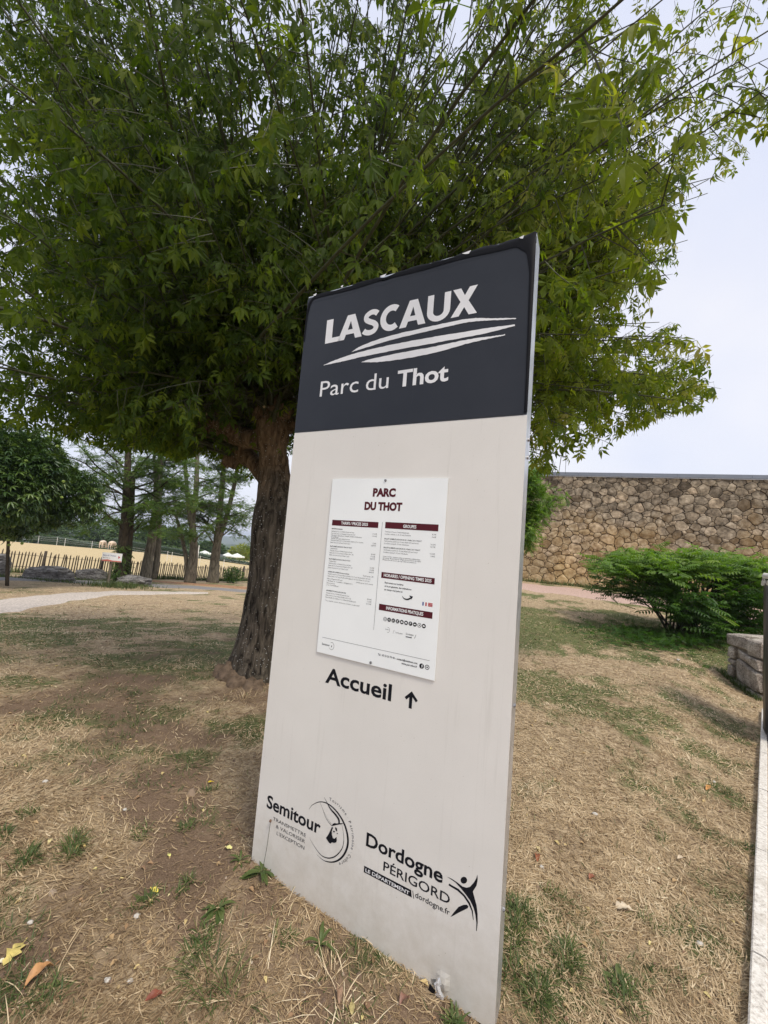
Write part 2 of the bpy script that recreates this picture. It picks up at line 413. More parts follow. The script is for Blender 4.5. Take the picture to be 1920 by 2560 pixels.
# far wooded hills
m_hill, nth, bh = mat('wooded hillside')
ch = ramp(nth, noise(nth, pos(nth), .03, 8, .75), [(.35, (.012, .028, .012)), (.5, (.035, .065, .022)), (.7, (.09, .13, .04))])
nth.links.new(ch, bh.inputs['Base Color']); bh.inputs['Roughness'].default_value = 1.; bump(nth, bh, noise(nth, pos(nth), .08, 5), 1., 6)
def hill(name, Y0, depth, top, amp, seed):
    nx, ny = 260, 26
    xs = np.linspace(-3.2*Y0, 3.2*Y0, nx); V = []
    for j in range(ny):
        u = j/(ny-1); y = Y0 + depth*u
        prof = math.sin(PI*min(1, u))**.8
        ridge = top + amp*(fbm(xs/Y0*3+seed, xs*0+2.2, 1., 4)-.5)*2 + 5.*(fbm(xs/Y0*60+seed, xs*0+j*.6, 1, 2)-.5)
        V.append(np.stack([xs, xs*0+y + 60*(fbm(xs/Y0*8, xs*0+j, 1, 2)-.5), -64 + (ridge+64)*prof], -1))
    V = np.concatenate(V); i = np.arange(nx-1); j = np.arange(ny-1); I, J = np.meshgrid(i, j); k = (J*nx+I).ravel()
    F = np.stack([k, k+1, k+nx+1, k+nx], -1)
    big_mesh(name, V, F, m_hill, smooth=True, kind='structure')
hill('hills', 1500, 900, -22, 12, 3.1)
hill('near_hills', 620, 380, -25, 8, 9.4)

# ------------------------------------------------------------------ stone building
def clip_poly(P, a, n):
    """keep the side of polygon P (k,2) where (p-a).n <= 0"""
    out = []; d = (P-a)@n
    for i in range(len(P)):
        j = (i+1) % len(P)
        if d[i] <= 0: out.append(P[i])
        if (d[i] <= 0) != (d[j] <= 0): out.append(P[i]+(P[j]-P[i])*d[i]/(d[i]-d[j]))
    return np.array(out) if out else np.zeros((0, 2))
def stones(W_, H_, r0, r1, seed, ar=1.25, relax=1, power=True):
    """irregular rubble pieces filling W_ x H_: list of polygons"""
    rg = np.random.default_rng(seed); P = []; R = []
    tries = int(W_*H_/(r0*r0)*11)
    C_ = rg.random((tries, 2))*[W_+.4, H_+.4]-.2; Rr = r0+(r1-r0)*rg.random(tries)**2.6
    Rr = np.sort(Rr)[::-1]*(.8+.4*rg.random(tries))
    cell = {}
    for c, r in zip(C_, Rr):
        q = np.array([c[0]/ar, c[1]]); ki = (int(q[0]/r1/1.3), int(q[1]/r1/1.3)); ok = True
        for a in (-1, 0, 1, -2, 2):
            for b_ in (-1, 0, 1, -2, 2):
                for (o, ro) in cell.get((ki[0]+a, ki[1]+b_), ()):
                    if (o[0]-q[0])**2+(o[1]-q[1])**2 < (r+ro)**2*.62: ok = False; break
                if not ok: break
            if not ok: break
        if ok:
            cell.setdefault(ki, []).append((q, r)); P.append(q); R.append(r)
    P = np.array(P); R = np.array(R); out = []
    for i in range(len(P)):
        d = np.hypot(*(P-P[i]).T); nb = np.argsort(d)[1:22]
        box = np.array([[P[i, 0]-2*r1, P[i, 1]-2*r1], [P[i, 0]+2*r1, P[i, 1]-2*r1], [P[i, 0]+2*r1, P[i, 1]+2*r1], [P[i, 0]-2*r1, P[i, 1]+2*r1]])
        for j in nb:
            v = P[j]-P[i]; dd = d[j]; n = v/dd
            t = .5*(dd*dd+R[i]**2-R[j]**2)/dd        # power diagram
            box = clip_poly(box, P[i]+n*t, n)
            if len(box) < 3: break
        if len(box) < 3: continue
        for a, n in (((0, 0), (-1, 0)), ((W_/ar, 0), (1, 0)), ((0, 0), (0, -1)), ((0, H_), (0, 1))):
            box = clip_poly(box, np.array(a, float), np.array(n, float))
            if len(box) < 3: break
        if len(box) < 3: continue
        box = box*[ar, 1]
        wu, wv = box[:, 0].copy(), box[:, 1].copy()
        box[:, 0] += (fbm(wu+3, wv+50, 2.6, 2)-.5)*.22; box[:, 1] += (fbm(wu+70, wv+9, 2.6, 2)-.5)*.26
        out.append(box)
    return out
def stone_mesh(mb, poly, gap, depth, M, jit=.02, rg=random):
    """a proud block with chamfered rim on outline poly (shrunk by gap); M maps (u,v,w) to xyz, w outward"""
    P = np.asarray(poly); c = P.mean(0)
    # drop tiny edges
    Q = [P[0]]
    for p in P[1:]:
        if np.hypot(*(p-Q[-1])) > .035: Q.append(p)
    if len(Q) > 3 and np.hypot(*(Q[0]-Q[-1])) < .035: Q.pop()
    if len(Q) < 3: return False
    Q = np.array(Q); c = Q.mean(0); rad = np.hypot(*(Q-c).T).mean()
    if rad < .03: return False
    # split the corners so that the block is rounded
    R_ = []
    for i in range(len(Q)):
        a, b, d = Q[i-1], Q[i], Q[(i+1) % len(Q)]
        R_.append(b+(a-b)*.08); R_.append(b+(d-b)*.08)
    R_ = np.array(R_)
    k0 = max(.2, 1-gap/rad)
    rings = [(k0, -.03), (k0, depth*.6), (k0*.95, depth*.88), (k0*.74, depth)]
    v = []; n = len(R_); bulge = rg.uniform(.0, .25)*depth
    tx, ty = rg.uniform(-.12, .12), rg.uniform(-.12, .12)
    for kk, w in rings:
        for p in R_:
            q = c+(p-c)*kk; 
            jj = jit*.4 if w > 0 else 0
            v.append(M(q[0]+rg.uniform(-jj, jj), q[1]+rg.uniform(-jj, jj), w + (0 if w <= 0 else (q[0]-c[0])*tx+(q[1]-c[1])*ty + rg.uniform(-jj, jj)*.4)))
    v.append(M(c[0], c[1], depth+bulge)); f = []
    for r in range(len(rings)-1):
        for i in range(n): f.append((r*n+i, r*n+(i+1) % n, (r+1)*n+(i+1) % n, (r+1)*n+i))
    t = (len(rings)-1)*n
    for i in range(n): f.append((t+i, t+(i+1) % n, len(v)-1))
    mb.add(v, f); return True

m_rub, nts, bs = mat('rubble stone')
p_ = pos(nts); ta = attr(nts, 'tone'); tb = nts.nodes.new('ShaderNodeObjectInfo')
sx = nts.nodes.new('ShaderNodeSeparateXYZ'); nts.links.new(p_, sx.inputs[0])
n_big = noise(nts, p_, .55, 5, .6); n_mid = noise(nts, p_, 4.5, 5, .65); n_f = noise(nts, p_, 40, 5, .7)
ochre = ramp(nts, n_mid, [(.3, (.30, .19, .085)), (.5, (.52, .365, .185)), (.7, (.70, .56, .33))])
grey = ramp(nts, n_mid, [(.3, (.085, .07, .052)), (.5, (.29, .24, .175)), (.68, (.54, .46, .35))])
wt = math_(nts, 'ADD', math_(nts, 'MULTIPLY', sx.outputs[2], .20), math_(nts, 'ADD', math_(nts, 'MULTIPLY', n_big, 1.5), math_(nts, 'MULTIPLY', ta.outputs['Fac'], .5)))
cst = mixc(nts, ramp(nts, wt, [(1.05, (0, 0, 0)), (1.45, (.92, .92, .92))][0:2] if False else [(.0, (0, 0, 0)), (1., (1, 1, 1))]), ochre, grey)
# map the weathering value so that it turns between 1.15 and 1.75
mr = nts.nodes.new('ShaderNodeMapRange'); mr.inputs['From Min'].default_value = 1.15; mr.inputs['From Max'].default_value = 1.8
nts.links.new(wt, mr.inputs['Value'])
cst = mixc(nts, mr.outputs[0], ochre, grey)
cst = mixc(nts, 1., cst, ramp(nts, ta.outputs['Fac'], [(0., (.50, .48, .47)), (.5, (1, 1, 1)), (1., (1.35, 1.28, 1.2))]), 'MULTIPLY')
cst = mixc(nts, math_(nts, 'MULTIPLY', n_f, .35), cst, mixc(nts, 1., cst, (.45, .42, .4), 'MULTIPLY'))
nts.links.new(cst, bs.inputs['Base Color']); bs.inputs['Roughness'].default_value = .92; bs.inputs['Specular IOR Level'].default_value = .15
bump(nts, bs, math_(nts, 'ADD', n_f, n_mid), .7, .02)
def set_tone(o, v):
    me = o.data; a = me.attributes.new('tone', 'FLOAT', 'POINT'); a.data.foreach_set('value', np.full(len(me.vertices), v, np.float32) if np.isscalar(v) else np.asarray(v, np.float32))
m_joint = plain('dark joint', (.03, .024, .018), .95, var=.4, sc=12, spec=.05)
m_zinc = plain('zinc coping', (.20, .22, .26), .45, metal=.3, var=.08, sc=2)

def wall_frame(A, B, out=-1):
    A = Vector(A); B = Vector(B); d = (B-A); L_ = d.length; d.normalize(); n = Vector((d.y, -d.x, 0))
    return A, d, n, L_
bld = empty('stone_building', (6.3, 20.4, .3), label='long low building with ochre and grey rubble stone wall under a flat dark coping', cat='building')
bx, by = 6.3, 20.4
WA, WB = (4.2, 21.0), (20.5, 15.2)     # left and right ends of the long wall (plan)
A_, d_, n_, WL = wall_frame((*WA, 0), (*WB, 0))
ZT = 1.6+ (hz_ := 4.08)
mbw = MB()
def quad_block(mb, A, B, z0, z1, th):
    A = Vector((*A, 0)); B = Vector((*B, 0)); d = (B-A).normalized(); n = Vector((d.y, -d.x, 0))
    P = [A, B, B-n*th, A-n*th]
    v = [(p.x-bx, p.y-by, z0-.3) for p in P]+[(p.x-bx, p.y-by, z1-.3) for p in P]
    mb.add(v, [(0,3,2,1),(4,5,6,7),(0,1,5,4),(1,2,6,5),(2,3,7,6),(3,0,4,7)])
quad_block(mbw, WA, WB, -.6, ZT, 9.0)
mbw.build('wall', m_joint, bld)
polys = stones(WL, ZT+.1, .06, .215, 5, ar=1.25)
def Mw(u, v, w):
    p = A_+d_*u+n_*w
    return (p.x-bx, p.y-by, v-.15+.0-.3+.05)
vis = []
for q in polys:
    c = q.mean(0); p = A_+d_*c[0]; area = .5*abs(np.dot(q[:, 0], np.roll(q[:, 1], 1))-np.dot(q[:, 1], np.roll(q[:, 0], 1)))
    X_, Y_, _ = project([p.x, p.y, c[1]-.1]); inside = 1290 < X_ < 1925
    vis.append((-(area/(p.y**2)) if inside else 1, q))
vis.sort(key=lambda t: t[0])
rest = MB(); tones = []
for i, (k_, q) in enumerate(vis):
    tone = float(np.clip(random.gauss(.5, .28), 0, 1))
    mb = MB() if i < 300 else rest; n0 = len(mb.v)
    if not stone_mesh(mb, q, .011, random.uniform(.03, .075), Mw): continue
    if i < 300:
        o = mb.build('stone', m_rub, bld); set_tone(o, tone)
    else: tones += [tone]*(len(rest.v)-n0)
o = rest.build('small_stones', m_rub, bld, kind='stuff'); set_tone(o, tones)
# coping segments
u = 0.
while u < WL-.01:
    u1 = min(u+1.35, WL); mb = MB(); p0, p1 = A_+d_*(u+.003), A_+d_*(u1-.003)
    P = [p0+n_*.12, p1+n_*.12, p1-n_*.5, p0-n_*.5]
    v = [(p.x-bx, p.y-by, ZT-.3+.002) for p in P]+[(p.x-bx, p.y-by, ZT-.3+.17) for p in P]
    mb.add(v, [(0,3,2,1),(4,5,6,7),(0,1,5,4),(1,2,6,5),(2,3,7,6),(3,0,4,7)]); mb.build('coping', m_zinc, bld); u = u1
mb = MB(); P = [A_+n_*.09, A_+d_*WL+n_*.09, A_+d_*WL-n_*.02, A_-n_*.02]
v = [(p.x-bx, p.y-by, ZT-.3-.035) for p in P]+[(p.x-bx, p.y-by, ZT-.3-.001) for p in P]
mb.add(v, [(0,3,2,1),(4,5,6,7),(0,1,5,4),(1,2,6,5),(2,3,7,6),(3,0,4,7)]); mb.build('coping_edge', plain('pale zinc', (.55, .56, .58), .4, metal=.3), bld)

# ------------------------------------------------------------------ low grey stone pier at the right
m_gst, ntg, bg_ = mat('grey limestone')
pg = pos(ntg); g1 = noise(ntg, pg, 7, 5, .65); g2 = noise(ntg, pg, 55, 5, .75); tg = attr(ntg, 'tone')
cg = ramp(ntg, g1, [(.3, (.20, .175, .15)), (.5, (.42, .38, .33)), (.7, (.64, .60, .53))])
cg = mixc(ntg, ramp(ntg, g2, [(.42, (1, 1, 1)), (.56, (0, 0, 0))]), cg, mixc(ntg, 1., cg, (.5, .48, .48), 'MULTIPLY'))
cg = mixc(ntg, 1., cg, ramp(ntg, tg.outputs['Fac'], [(0., (.75, .74, .73)), (1., (1.3, 1.28, 1.25))]), 'MULTIPLY')
ntg.links.new(cg, bg_.inputs['Base Color']); bg_.inputs['Roughness'].default_value = .95; bg_.inputs['Specular IOR Level'].default_value = .1
bump(ntg, bg_, math_(ntg, 'ADD', g2, g1), .9, .02)
def sol(px, py, Y): p = at(px, py, Y); return Vector(p)
PL = sol(1826, 1690, 6.75); PR = sol(1912, 1755, 6.0)
PA = Vector((PL.x, PL.y, 0)); PB = Vector((PR.x, PR.y, 0))
pd = (PB-PA); PWd = pd.length; pd.normalize(); pn = Vector((pd.y, -pd.x, 0))
ztop = float(at(1830, 1582, 6.75)[2]); zb = float(zg(PA.x, PA.y))-.15
PH = ztop-zb
wl = empty('low_stone_wall', (PA.x, PA.y, zb), label='end of low grey rubble wall on the grass beside the black bin', cat='stone wall')
mb = MB(); th = 1.5
Pn = [Vector((0, 0, 0)), pd*PWd, pd*PWd-pn*th, -pn*th]
mb.add([(p.x, p.y, 0) for p in Pn]+[(p.x, p.y, PH-.02) for p in Pn], [(0,3,2,1),(4,5,6,7),(0,1,5,4),(1,2,6,5),(2,3,7,6),(3,0,4,7)])
mb.build('wall_core', plain('mortar', (.22, .18, .13), .95, var=.3, sc=14), wl)
s_ = [[(0,.78),(.62,.78),(.60,1.),(0,1.)],[(.63,.72),(1,.70),(1,1.),(.62,1.)],[(0,.55),(.24,.54),(.26,.77),(0,.77)],[(.27,.62),(.40,.6),(1,.50),(1,.69),(.63,.71),(.28,.77)],
      [(0,.45),(.28,.44),(.26,.53),(0,.54)],[(0,.20),(.18,.2),(.20,.43),(0,.44)],[(.22,.20),(1,.14),(1,.49),(.42,.59),(.28,.6),(.2,.42)],[(0,.0),(.6,.0),(.58,.16),(.2,.19),(0,.19)],[(.61,0),(1,0),(1,.13),(.6,.16)]]
for q in s_:
    mb = MB(); q = np.array(q)*[PWd, PH]
    stone_mesh(mb, q, .018, .06, lambda u, v, w: ((pd*u+pn*w).x, (pd*u+pn*w).y, v), jit=.02)
    o = mb.build('stone', m_gst, wl); set_tone(o, random.uniform(.2, .8))
pn2 = -pn   # stones of the top face and of the left end
for (a0, a1_, b0_, b1_) in ((0, .45, 0, .5), (.47, 1, 0, .42), (0, .4, .52, 1.0), (.42, 1, .44, .95), (0, .6, 1.02, 1.5), (.62, 1, .97, 1.5)):
    mb = MB(); q = np.array([(a0*PWd, b0_), (a1_*PWd, b0_), (a1_*PWd, b1_), (a0*PWd, b1_)])
    stone_mesh(mb, q, .012, .05, lambda u, v, w: ((pd*u-pn*v).x, (pd*u-pn*v).y, PH-.03+w), jit=.02)
    o = mb.build('stone', m_gst, wl); set_tone(o, random.uniform(.6, 1))
for (b0_, b1_, z0, z1) in ((0, .5, 0, .4), (.52, 1.1, 0, .35), (1.12, 1.5, 0, .5), (0, .6, .42, .72), (.62, 1.1, .37, .7), (0, .45, .74, .98), (.47, 1.1, .72, .98), (1.12, 1.5, .52, .98)):
    mb = MB(); q = np.array([(-b1_, z0*PH), (-b0_, z0*PH), (-b0_, z1*PH), (-b1_, z1*PH)])
    stone_mesh(mb, q, .015, .045, lambda u, v, w: ((-pd*w+pn*u).x, (-pd*w+pn*u).y, v), jit=.02)
    o = mb.build('stone', m_gst, wl); set_tone(o, random.uniform(.2, .8))

# ------------------------------------------------------------------ black litter bin, mostly outside the frame
bc = Vector(at(1990, 1755, 4.9)); bc.z = float(zg(bc.x, bc.y))
BRr = .42
left_px = project([bc.x, bc.y, 1.2])
binr = .40
bc = Vector(at(1908, 1600, 4.6)); bc = Vector((bc.x+binr*.72, bc.y-binr*.69, 0)); bc.z = float(zg(bc.x, bc.y))
lb = empty('litter_bin', bc, label='tall black litter bin with a white bag rim at the frame edge', cat='litter bin')
m_blk = plain('black blue plastic', (.018, .02, .028), .35, var=.15); m_bag = plain('white bag film', (.75, .73, .68), .45, var=.06, sc=20, bmp=.5)
def lathe(mb, prof, n=28, c=(0, 0, 0), a0=0, a1=2*PI, wob=0):
    v = []; f = []; full = abs(a1-a0-2*PI) < 1e-6; m_ = n if full else n+1
    for r, z in prof:
        for k in range(m_):
            a = a0+(a1-a0)*k/n; rr = r*(1+wob*math.sin(k*2.7+z*9)*.5)
            v.append((c[0]+rr*math.cos(a), c[1]+rr*math.sin(a), c[2]+z))
    for i in range(len(prof)-1):
        for k in range(n): f.append((i*m_+k, i*m_+(k+1) % m_, (i+1)*m_+(k+1) % m_, (i+1)*m_+k))
    mb.add(v, f)
ztopb = float(at(1910, 1440, 4.6)[2])-bc.z
mb = MB(); lathe(mb, [(0, 0), (binr*.92, 0), (binr*.94, .03), (binr, .1), (binr, ztopb-.12), (binr*.97, ztopb-.1), (binr*.97, ztopb), (binr*.90, ztopb), (binr*.88, ztopb-.6), (0, ztopb-.6)]); mb.build('bin_body', m_blk, lb, smooth=False)
mb = MB(); lathe(mb, [(binr*1.0, ztopb-.03), (binr*1.03, ztopb+.0), (binr*.99, ztopb+.035), (binr*.93, ztopb+.02)], n=60, wob=.03); mb.build('bag_rim', m_bag, lb, smooth=True)
mb = MB(); lathe(mb, [(binr*.9, ztopb+.02), (binr*.88, ztopb+.09), (binr*.6, ztopb+.2), (0, ztopb+.235)]); mb.build('lid', m_blk, lb, smooth=True)
mb = MB()
for k in range(9): 
    a = PI*.55+k*.16
    mb.box((math.cos(a)*binr*1.015, math.sin(a)*binr*1.015, ztopb-.06-.01*(k % 3)), (.012, .05, .05), rz=a, jit=.01)
mb.build('bag_tail', m_bag, lb)

# ------------------------------------------------------------------ the information sign
YAW, SX, SY, SH, SW, ST = 1.0761, .5122, 1.478, 2.8727, 1.1408, .09
SD = np.array([-math.sin(YAW), math.cos(YAW), 0]); SN = np.array([math.cos(YAW), math.sin(YAW), 0]); SBR = np.array([SX, SY, 0])
SO = SBR + SD*SW
def uv(px, py):                           # photograph position -> (u, v) metres on the sign's face
    r = ray(px, py); t = ((SBR-CAM)@SN)/(r@SN); P = CAM+r*t
    return (SW-float((P-SBR)@SD), float(P[2]))
ZA = lambda x, y: uv(720+x/2.4397, 560+y/2.4397)
ZB = lambda x, y: uv(640+x/5.53, 1960+y/5.53)
ZD = lambda x, y: uv(880+x/4.879, 2060+y/4.879)
ZP = lambda x, y: uv(780+x/4.608, 1180+y/4.608)
ZQ = lambda x, y: uv(780+x/4.608, 1440+y/4.608)
sign = empty('information_sign', tuple(SO), YAW-PI/2, label='tall beige panel sign with dark top and white lettering standing on bare soil', cat='sign')

m_beige, ntb, bb = mat('beige sign lacquer')
pb = pos(ntb); f = noise(ntb, pb, 3, 5, .6); f2 = noise(ntb, pb, 300, 2, .6)
c = ramp(ntb, f, [(.3, (.74, .72, .68)), (.7, (.79, .77, .73))])
sxb = ntb.nodes.new('ShaderNodeSeparateXYZ'); ntb.links.new(pb, sxb.inputs[0])
low = N_(ntb, 'ShaderNodeMapRange'); low.inputs['From Min'].default_value = .35; low.inputs['From Max'].default_value = -.05
ntb.links.new(math_(ntb, 'ADD', sxb.outputs[2], math_(ntb, 'MULTIPLY', math_(ntb, 'SUBTRACT', noise(ntb, pb, 14, 5, .7), .5), .5)), low.inputs['Value'])
c = mixc(ntb, math_(ntb, 'MULTIPLY', low.outputs[0], .55), c, (.40, .35, .26))
c = mixc(ntb, ramp(ntb, noise(ntb, pos(ntb, (34, 34, 1.6)), 1., 4, .7), [(.58, (0, 0, 0)), (.78, (.28, .28, .28))]), c, (.50, .48, .43))
spk = N_(ntb, 'ShaderNodeTexVoronoi', Scale=34.); ntb.links.new(pb, spk.inputs['Vector'])
c = mixc(ntb, math_(ntb, 'MULTIPLY', math_(ntb, 'LESS_THAN', math_(ntb, 'ADD', spk.outputs['Distance'], math_(ntb, 'MULTIPLY', noise(ntb, pb, 4, 2), .16)), .12), .5), c, (.33, .29, .22))
c = mixc(ntb, math_(ntb, 'MULTIPLY', f2, .12), c, (.35, .33, .3))
ntb.links.new(c, bb.inputs['Base Color']); bb.inputs['Roughness'].default_value = .42; bb.inputs['Specular IOR Level'].default_value = .4
bump(ntb, bb, noise(ntb, pb, 2.5, 2), .05, .05)
m_navy, ntn, bn = mat('dark slate lacquer')
pnv = pos(ntn)
cn = ramp(ntn, noise(ntn, pnv, 4, 5, .65), [(.3, (.010, .013, .020)), (.7, (.017, .020, .028))])
drip = noise(ntn, pos(ntn, (40, 40, 2.2)), 1., 4, .7)
cn = mixc(ntn, ramp(ntn, drip, [(.66, (0, 0, 0)), (.8, (.35, .35, .35))]), cn, (.075, .08, .09))
dots = N_(ntn, 'ShaderNodeTexVoronoi', Scale=9.); ntn.links.new(pnv, dots.inputs['Vector'])
cn = mixc(ntn, math_(ntn, 'LESS_THAN', dots.outputs['Distance'], .022), cn, (.6, .62, .64))
ntn.links.new(cn, bn.inputs['Base Color']); bn.inputs['Roughness'].default_value = .38; bn.inputs['Specular IOR Level'].default_value = .38
m_alu = plain('weathered aluminium', (.62, .64, .66), .35, metal=.75, var=.18, sc=16)
m_white = plain('white vinyl', (.80, .81, .83), .5, var=.04, sc=10)
m_ink = plain('black vinyl', (.006, .007, .012), .6, var=.1, spec=.2)
m_grey = plain('thin grey print', (.035, .035, .04), .6, var=.1, spec=.2)
m_wine = plain('wine red print', (.085, .010, .018), .6, var=.12, spec=.2)
m_paper = plain('white price panel', (.88, .91, .91), .35, var=.02, sc=5)
m_steel = plain('grey screw', (.25, .25, .26), .4, metal=.6)
m_blue = plain('blue print', (.03, .07, .30), .5); m_rd = plain('red print', (.5, .03, .04), .5)
m_black_rim = plain('glossy black film', (.003, .003, .005), .45, var=.2, spec=.15)

# body frame (aluminium box behind the skins) and skins
mb = MB(); e = .003
mb.add([(0, e, 0), (SW, e, 0), (SW, ST, 0), (0, ST, 0), (0, e, SH), (SW, e, SH), (SW, ST, SH), (0, ST, SH)], [(0,3,2,1),(4,5,6,7),(0,1,5,4),(1,2,6,5),(2,3,7,6),(3,0,4,7)])
mb.build('frame', m_alu, sign)
HS = 2.1347
def skin(name, z0, z1, y, mt, nx, nz_, fn):
    V = []; F = []
    for j in range(nz_+1):
        for i in range(nx+1):
            u = SW*i/nx; v = z0+(z1-z0)*j/nz_; V.append(fn(u, v, y))
    for j in range(nz_):
        for i in range(nx): k = j*(nx+1)+i; F.append((k, k+1, k+nx+2, k+nx+1))
    n = len(V); V2 = [(a, b+.0025, c_) for a, b, c_ in V]
    B_ = [i for i in range(nx+1)] + [j*(nx+1)+nx for j in range(1, nz_+1)] + [nz_*(nx+1)+i for i in range(nx-1, -1, -1)] + [j*(nx+1) for j in range(nz_-1, 0, -1)]
    for a, b in zip(B_, B_[1:]+B_[:1]): F.append((b, a, a+n, b+n))
    mb = MB(); mb.add(V+V2, F); return mb.build(name, mt, sign)
TU, TV = .925, .035
def dent(u, v, y):
    d = math.exp(-(((u-.945)/.045)**2+((v-.035)/.045)**2)); w = .012*math.exp(-(((u-.955)/.02)**2+((v-.05)/.028)**2))
    c1 = .006*math.exp(-((u/.05)**2+(v/.06)**2))*math.sin(u*90)
    return (u, y+.006*d-w*1.1-abs(c1), v)
skin('beige_skin', 0, HS-.0015, 0, m_beige, 64, 120, dent)
def top_edge(u):
    return .004*math.sin(u*23)+.003*math.sin(u*61+1) - .006*math.exp(-((u-.46)/.02)**2) - .007*math.exp(-((u-.86)/.015)**2)+.006*(u/SW)**3
def hdr(u, v, y):
    t = (v-HS)/(SH-HS); bend = max(0, (v-(SH-.045))/.045)
    ed = max(0, (u-(SW-.022))/.022)
    z = v + (top_edge(u)*max(0, (t-.9)/.1))
    return (u, y - .004*math.sin(bend*PI*.8) + .012*bend**2 + .005*ed**2, z)
skin('header_skin', HS+.0015, SH, -.0015, m_navy, 90, 60, hdr)

def flat(name, loops_list, mt, parent, y=-.0006, **k):
    """flat print: each item is [outer, hole, ...] loops of (u,v)"""
    mb = MB()
    for loops in loops_list:
        L3 = [[Vector((p[0], p[1], 0)) for p in lp] for lp in loops]
        tris = tessellate_polygon(L3); pts = [p for lp in loops for p in lp]
        vs = [(p[0], y, p[1]) for p in pts]; fs = []
        for t in tris:
            a, b, c_ = [pts[i] for i in t]
            ar = (b[0]-a[0])*(c_[1]-a[1])-(b[1]-a[1])*(c_[0]-a[0])
            fs.append(tuple(t) if ar > 0 else (t[0], t[2], t[1]))
        mb.add(vs, fs)
    return mb.build(name, mt, parent, **k)
def ribbon(pts, wid, n=1):
    pts = np.array(pts, float); m_ = len(pts); wid = np.array(wid if hasattr(wid, '__len__') else [wid]*m_)
    t = np.gradient(pts, axis=0); t = t/np.maximum(np.hypot(*t.T)[:, None], 1e-9); nrm = np.stack([-t[:, 1], t[:, 0]], -1)
    a = pts+nrm*wid[:, None]/2; b = pts-nrm*wid[:, None]/2
    return [tuple(p) for p in a]+[tuple(p) for p in b[::-1]]
def smooth(pts, n=8):
    P = [np.array(p, float) for p in pts]; out = []
    for i in range(len(P)-1):
        p0, p1, p2, p3 = P[max(0, i-1)], P[i], P[i+1], P[min(len(P)-1, i+2)]
        for k in range(n):
            t = k/n; out.append(.5*((2*p1)+(-p0+p2)*t+(2*p0-5*p1+4*p2-p3)*t*t+(-p0+3*p1-3*p2+p3)*t**3))
    out.append(P[-1]); return [tuple(p) for p in out]
# dark rim of bent film along the top and down both upper sides
rim = []
us = np.linspace(0, SW, 60)
o_ = [(SW, HS+.25), (SW, SH+top_edge(SW)-.002)]+[(u, SH+top_edge(u)-.001) for u in us[::-1]]+[(0, SH-.25)]
i_ = [(.004, SH-.25), (.010, SH-.10), (.022, SH-.045)]+[(u, SH-.028-.012*max(0, (u-.6)/.54)**1.5+.003*math.sin(u*17)) for u in np.linspace(.04, SW-.075, 30)]+[(SW-.035, SH-.075), (SW-.020, SH-.16), (SW-.014, HS+.30), (SW-.010, HS+.01)]
def rim_mesh():
    mb = MB(); outer = [(0.0, SH-.25)]+[(0, SH-.1), (0, SH-.04)]+[(u, SH+top_edge(u)) for u in np.linspace(.0, SW, 31)][1:]+[(SW, SH-.08), (SW, SH-.16), (SW, HS+.01)]
    inn = i_; n = min(len(outer), len(inn)); 
    def rs(P, n):
        P = np.array(P); s = np.r_[0, np.cumsum(np.hypot(*np.diff(P, axis=0).T))]; q = np.linspace(0, s[-1], n); return np.stack([np.interp(q, s, P[:, 0]), np.interp(q, s, P[:, 1])], -1)
    A, B = rs(outer, 120), rs(inn, 120); v = []; f = []
    for a, b in zip(A, B):
        v.append((a[0], .004, a[1]+.002)); v.append(((a[0]+b[0])/2, -.0085, (a[1]+b[1])/2)); v.append((b[0], -.0048, b[1]))
    for k in range(119):
        for j in (0, 1): f.append((3*k+j, 3*k+j+1, 3*k+4+j, 3*k+3+j))
    mb.add(v, f); return mb.build('top_film', m_black_rim, sign, smooth=True)
rim_mesh()
for (u, v, s_1) in ((.455, SH-.004, .018), (.86, SH-.006, .02), (.22, SH+.001, .008), (.05, SH-.003, .012), (1.085, SH-.006, .01)):
    mb = MB(); mb.add([(u-s_1, -.009, v), (u+s_1, -.009, v+.004), (u+s_1*.5, -.0095, v-.010), (u-s_1*.3, -.0095, v-.007), (u, -.004, v-.002)], [(0, 3, 2, 1), (0, 1, 4), (1, 2, 4), (2, 3, 4), (3, 0, 4)])
    mb.build('paint_flake', m_white, sign)
# torn metal near the foot
mb = MB(); y = -.012
pts = [ (.905, -.013, .010), (.912, -.017, .041), (.936, -.021, .032), (.929, -.016, .012)]
mb.add(pts, [(0, 3, 2, 1)]); mb.build('tear_shadow', m_ink, sign)
mb = MB(); rq = random.Random(3); gv = []
for j in range(6):
    for i in range(6):
        u_ = .934+.030*(i/5)*(1-.5*j/5)+.006*math.sin(j*1.7); v_ = .018+.060*j/5; e_ = 0 if 0 < i < 5 and 0 < j < 5 else 1
        gv.append((u_+rq.uniform(-.002, .002), -.020-(0 if e_ else rq.uniform(.0, .009)), v_+rq.uniform(-.003, .003)))
mb.add(gv, [(j*6+i, j*6+i+1, (j+1)*6+i+1, (j+1)*6+i) for j in range(5) for i in range(5)]); mb.build('bent_metal', plain('bare crumpled metal', (.80, .82, .86), .22, metal=.6, var=.1), sign)
for (u, v) in ((.2881-.0, .0411),):
    mb = MB(); lathe(mb, [(.0075, 0), (.0065, .004), (0, .005)], n=10); mb.v = [(u+p[0], -p[2]-.0005, v+p[1]) for p in mb.v]; mb.build('screw', m_steel, sign)
for v in (.35, 1.05, 1.98, 2.05):   # bolts on the metal edge
    mb = MB(); lathe(mb, [(.008, 0), (.006, .006), (0, .007)], n=8); mb.v = [(SW+p[2], .05+p[0], v+p[1]) for p in mb.v]; mb.build('bolt', m_steel, sign)
# two hidden posts: feet into the soil
for u in (.18, .96):
    mb = MB(); mb.box((u, .045, -.2), (.06, .06, .398)); mb.build('post_foot', m_alu, sign)

